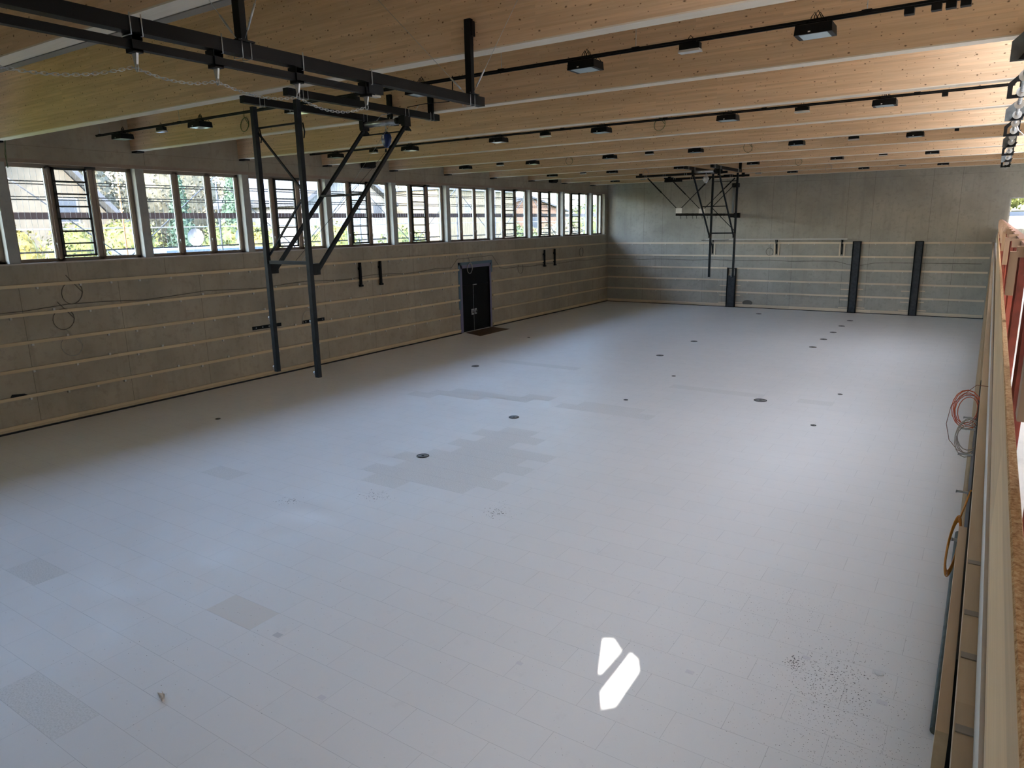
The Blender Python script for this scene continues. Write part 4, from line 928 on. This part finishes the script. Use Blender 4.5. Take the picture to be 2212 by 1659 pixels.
house('white house with a grey roof outside the fourth window', -52, -42, 36, 45, 7.2, 9.9, WHR, ROOFG, [(40, 41.6, 5.9, 7.6), (43, 44.2, 5.9, 7.2)], 'x')
house('tan corrugated shed outside the fifth and sixth windows', -48, -38, 46.5, 58, 8.2, 8.2, TAN, BLUES, [(50, 51, 6.3, 7.2)])
house('salmon building with a dark roof outside the far windows', -80, -66, 92, 118, 7.6, 9.6, BRICKR, ROOFG, [(98, 100, 4.5, 6.5), (106, 108, 4.5, 6.5)], 'x')
house('low blue roofed shed with satellite dishes outside the second window', -37, -31, 18.6, 23.6, 4.25, 4.25, WHR, BLUES)
for i, y in enumerate((20.4, 23.0)):
    p = (-31.6, y, 4.45+.0); m = MB(); n = 20; vs = []
    for rr, h in ((.02, -.10), (.22, -.07), (.38, .0), (.42, .04)):
        vs += [(p[0]+h, p[1]+rr*math.cos(2*math.pi*k/n), p[2]+.55+rr*math.sin(2*math.pi*k/n)) for k in range(n)]
    root = thing('satellite_dish', f'white satellite dish on the blue roof, {["left", "right"][i]} one', 'dish', (p[0], y, 4.45), 'satellite dishes')
    m.add(vs, [(i2*n+k, i2*n+(k+1) % n, (i2+1)*n+(k+1) % n, (i2+1)*n+k) for i2 in range(3) for k in range(n)], 0, True); m.build('dish', wallm('dish_white', (.2, .2, .2)), root)
    m = MB(); m.tube([(p[0]-.1, y, 4.45), (p[0]-.1, y, 4.95)], .03, 8); m.build('dish_mast', GALV, root)
def crown(m, c_, rx, ry, rz, n, s0, rnd, cone=False):
    for _ in range(n):
        u, v = rnd.random()*2*math.pi, math.acos(rnd.uniform(-1, 1)); k_ = rnd.uniform(.72, 1.06)
        d = Vector((math.sin(v)*math.cos(u), math.sin(v)*math.sin(u), math.cos(v)))
        if cone:
            h = rnd.random()**1.3; r_ = (1-h)*rnd.uniform(.6, 1.05); p = Vector((c_[0]+rx*r_*math.cos(u), c_[1]+ry*r_*math.sin(u), c_[2]-rz+2*rz*h))
        else: p = Vector((c_[0]+rx*k_*d.x, c_[1]+ry*k_*d.y, c_[2]+rz*k_*d.z))
        a = Vector((rnd.uniform(-1, 1), rnd.uniform(-1, 1), rnd.uniform(-1, 1))).normalized(); b = a.cross(Vector((rnd.uniform(-1, 1), rnd.uniform(-1, 1), rnd.uniform(-1, 1)))).normalized(); s = s0*rnd.uniform(.6, 1.4)
        m.add([p-a*s, p+b*s*.6, p+a*s, p-b*s*.6], [(0, 1, 2, 3)])
def blob(m, c_, rx, ry, rz, rnd, cone=False):
    vs = []; nu, nv = 14, 9
    for j in range(nv+1):
        v = math.pi*j/nv
        for i in range(nu):
            u = 2*math.pi*i/nu; k_ = (.74 if cone else .86)+rnd.uniform(-.07, .07)
            rr = math.sin(v) if not cone else (j/nv)*.8
            vs.append((c_[0]+rx*k_*rr*math.cos(u), c_[1]+ry*k_*rr*math.sin(u), c_[2]+rz*(k_ if not cone else .92)*math.cos(v)))
    m.add(vs, [(j*nu+i, j*nu+(i+1) % nu, (j+1)*nu+(i+1) % nu, (j+1)*nu+i) for j in range(nv) for i in range(nu)], 0, True)
LG = leafy('yellow_green_leaves', (.035, .045, .012), (.07, .078, .022), (.12, .12, .035))
LD = leafy('dark_needles', (.012, .028, .020), (.03, .055, .038), (.06, .09, .06))
LO = leafy('bare_twigs', (.03, .029, .020), (.058, .054, .038), (.095, .088, .062))
LM = leafy('mid_green_leaves', (.022, .032, .012), (.045, .06, .02), (.08, .095, .04))
LY = leafy('forsythia_blossom', (.06, .055, .015), (.12, .095, .022), (.18, .15, .04))
BARK = mat('bark', (.07, .05, .035), .9)
def tree(lab, cat, x, y, zc, rx, ry, rz, mm, n, s, seed, cone=False, kind='broadleaf_tree'):
    rnd = random.Random(seed); root = thing(kind, lab, cat, (x, y, -.1), 'trees and bushes outside')
    m = MB(); blob(m, (x, y, zc), rx, ry, rz, rnd, cone); crown(m, (x, y, zc), rx, ry, rz, n, s, rnd, cone); m.build('foliage', mm, root)
    m = MB(); m.tube([(x, y, -.1), (x, y, zc)], [.18, .08], 8); m.build('trunk', BARK, root)
wn = lambda i: f'outside the {ORD[i]} window from the near end'
specs = [('yellow flowering bush', 'bush', -31.5, 12.7, 3.2, 1.0, 1.2, 2.5, LY, 1400, .09, 'flowering_bush'),
 ('yellow-green weeping willow', 'tree', -33, 15.5, 3.4, 1.3, 1.5, 2.3, LG, 2200, .09, 'willow_tree'),
 ('yellow-green hedge', 'hedge', -40.5, 22.2, 3.0, 1.2, 2.2, 3.2, LG, 2400, .11, 'hedge_bush'),
 ('second yellow-green hedge', 'hedge', -40.5, 28.2, 2.9, 1.2, 2.2, 3.0, LM, 2400, .11, 'hedge_bush'),
 ('pale green hedge', 'hedge', -36, 27.0, 3.0, 1.2, 2.2, 2.6, LG, 2000, .11, 'hedge_bush'),
 ('yellow shrub', 'bush', -33, 24.7, 2.9, .8, .9, 2.3, LY, 900, .08, 'flowering_bush'),
 ('mid green hedge', 'hedge', -35, 32.2, 2.7, 1.4, 2.8, 3.0, LG, 2200, .12, 'hedge_bush'),
 ('darker green hedge', 'hedge', -34.5, 38.2, 2.6, 1.4, 2.8, 2.7, LM, 2200, .12, 'hedge_bush'),
 ('leafless brown twiggy tree', 'tree', -58, 27.0, 7.0, 2.6, 4.8, 5.0, LO, 6500, .16, 'bare_tree'),
 ('second leafless twiggy tree', 'tree', -60, 37.0, 7.4, 2.6, 5.2, 5.4, LO, 5000, .15, 'bare_tree'),
 ('dark green spruce', 'tree', -47, 33.6, 5.6, 1.9, 1.9, 4.6, LD, 2600, .13, 'spruce_tree'),
 ('second dark spruce', 'tree', -47, 29.4, 5.4, 1.8, 1.8, 5.0, LD, 2600, .13, 'spruce_tree'),
 ('tall grey-green tree behind the shed', 'tree', -66, 50, 6.2, 3.0, 6, 6.0, LO, 3600, .2, 'bare_tree'),
 ('orange-brown twiggy tree', 'tree', -60, 66, 5.5, 3.0, 5, 4.5, LO, 2400, .2, 'bare_tree'),
 ('yellowish tree far off', 'tree', -58, 79, 5.0, 3.0, 5, 4.0, LG, 2400, .2, 'broadleaf_tree'),
 ('dark distant evergreen', 'tree', -60, 90, 5.5, 2.4, 3.5, 4.8, LD, 2200, .2, 'spruce_tree'),
 ('low green shrubbery far off', 'hedge', -43, 66, 2.2, 2.2, 6.5, 2.9, LM, 2600, .18, 'hedge_bush'),
 ('low brownish shrubbery far off', 'hedge', -48, 84, 2.4, 2.2, 8, 3.0, LO, 2400, .22, 'hedge_bush'),
 ('mid green tree before the salmon building', 'tree', -52, 101, 4.6, 3.0, 6, 3.8, LM, 2400, .22, 'broadleaf_tree'),
 ('twiggy tree beyond the last window', 'tree', -55, 125, 5, 4.5, 10, 4.5, LO, 2400, .3, 'bare_tree')]
for i, s_ in enumerate(specs):
    where = ['outside the nearest windows', 'seen through the first window', 'behind the blue roofed shed', 'before the dark spruces', 'beyond the yellow shrub', 'right of the satellite dishes', 'below the white house', 'before the tan shed'][i] if i < 8 else 'beyond the hedges outside the windows'
    tree(f'{s_[0]} {where}', s_[1], *s_[2:11], seed=i+11, cone='spruce' in s_[11], kind=s_[11])
house('long dark unseen building added opposite the gallery windows', 15, 22, -20, 60, 9.5, 9.5, wallm('dark_blocker', (.05, .05, .05)), ROOFG)  # added out of view to block low sky from the gallery side
house('pale yellow building outside the gallery end window', -3, 8, 62, 72, 5.6, 5.6, wallm('yellow_render', (.24,.22,.14)), WHR)
tree('yellow-green tree outside the gallery end window', 'tree', .9, 58, 7.1, 1.5, 1.2, 1.5, LG, 1200, .1, seed=77)
m = MB(); m.box(-2, 8, 50, 50.15, 5.25, 5.5); tag(m.build('outer_girder', STEELX), 'grey steel girder outside the gallery end window', 'girder')

for o in bpy.data.objects:
    if '_o' in o: del o['_o']
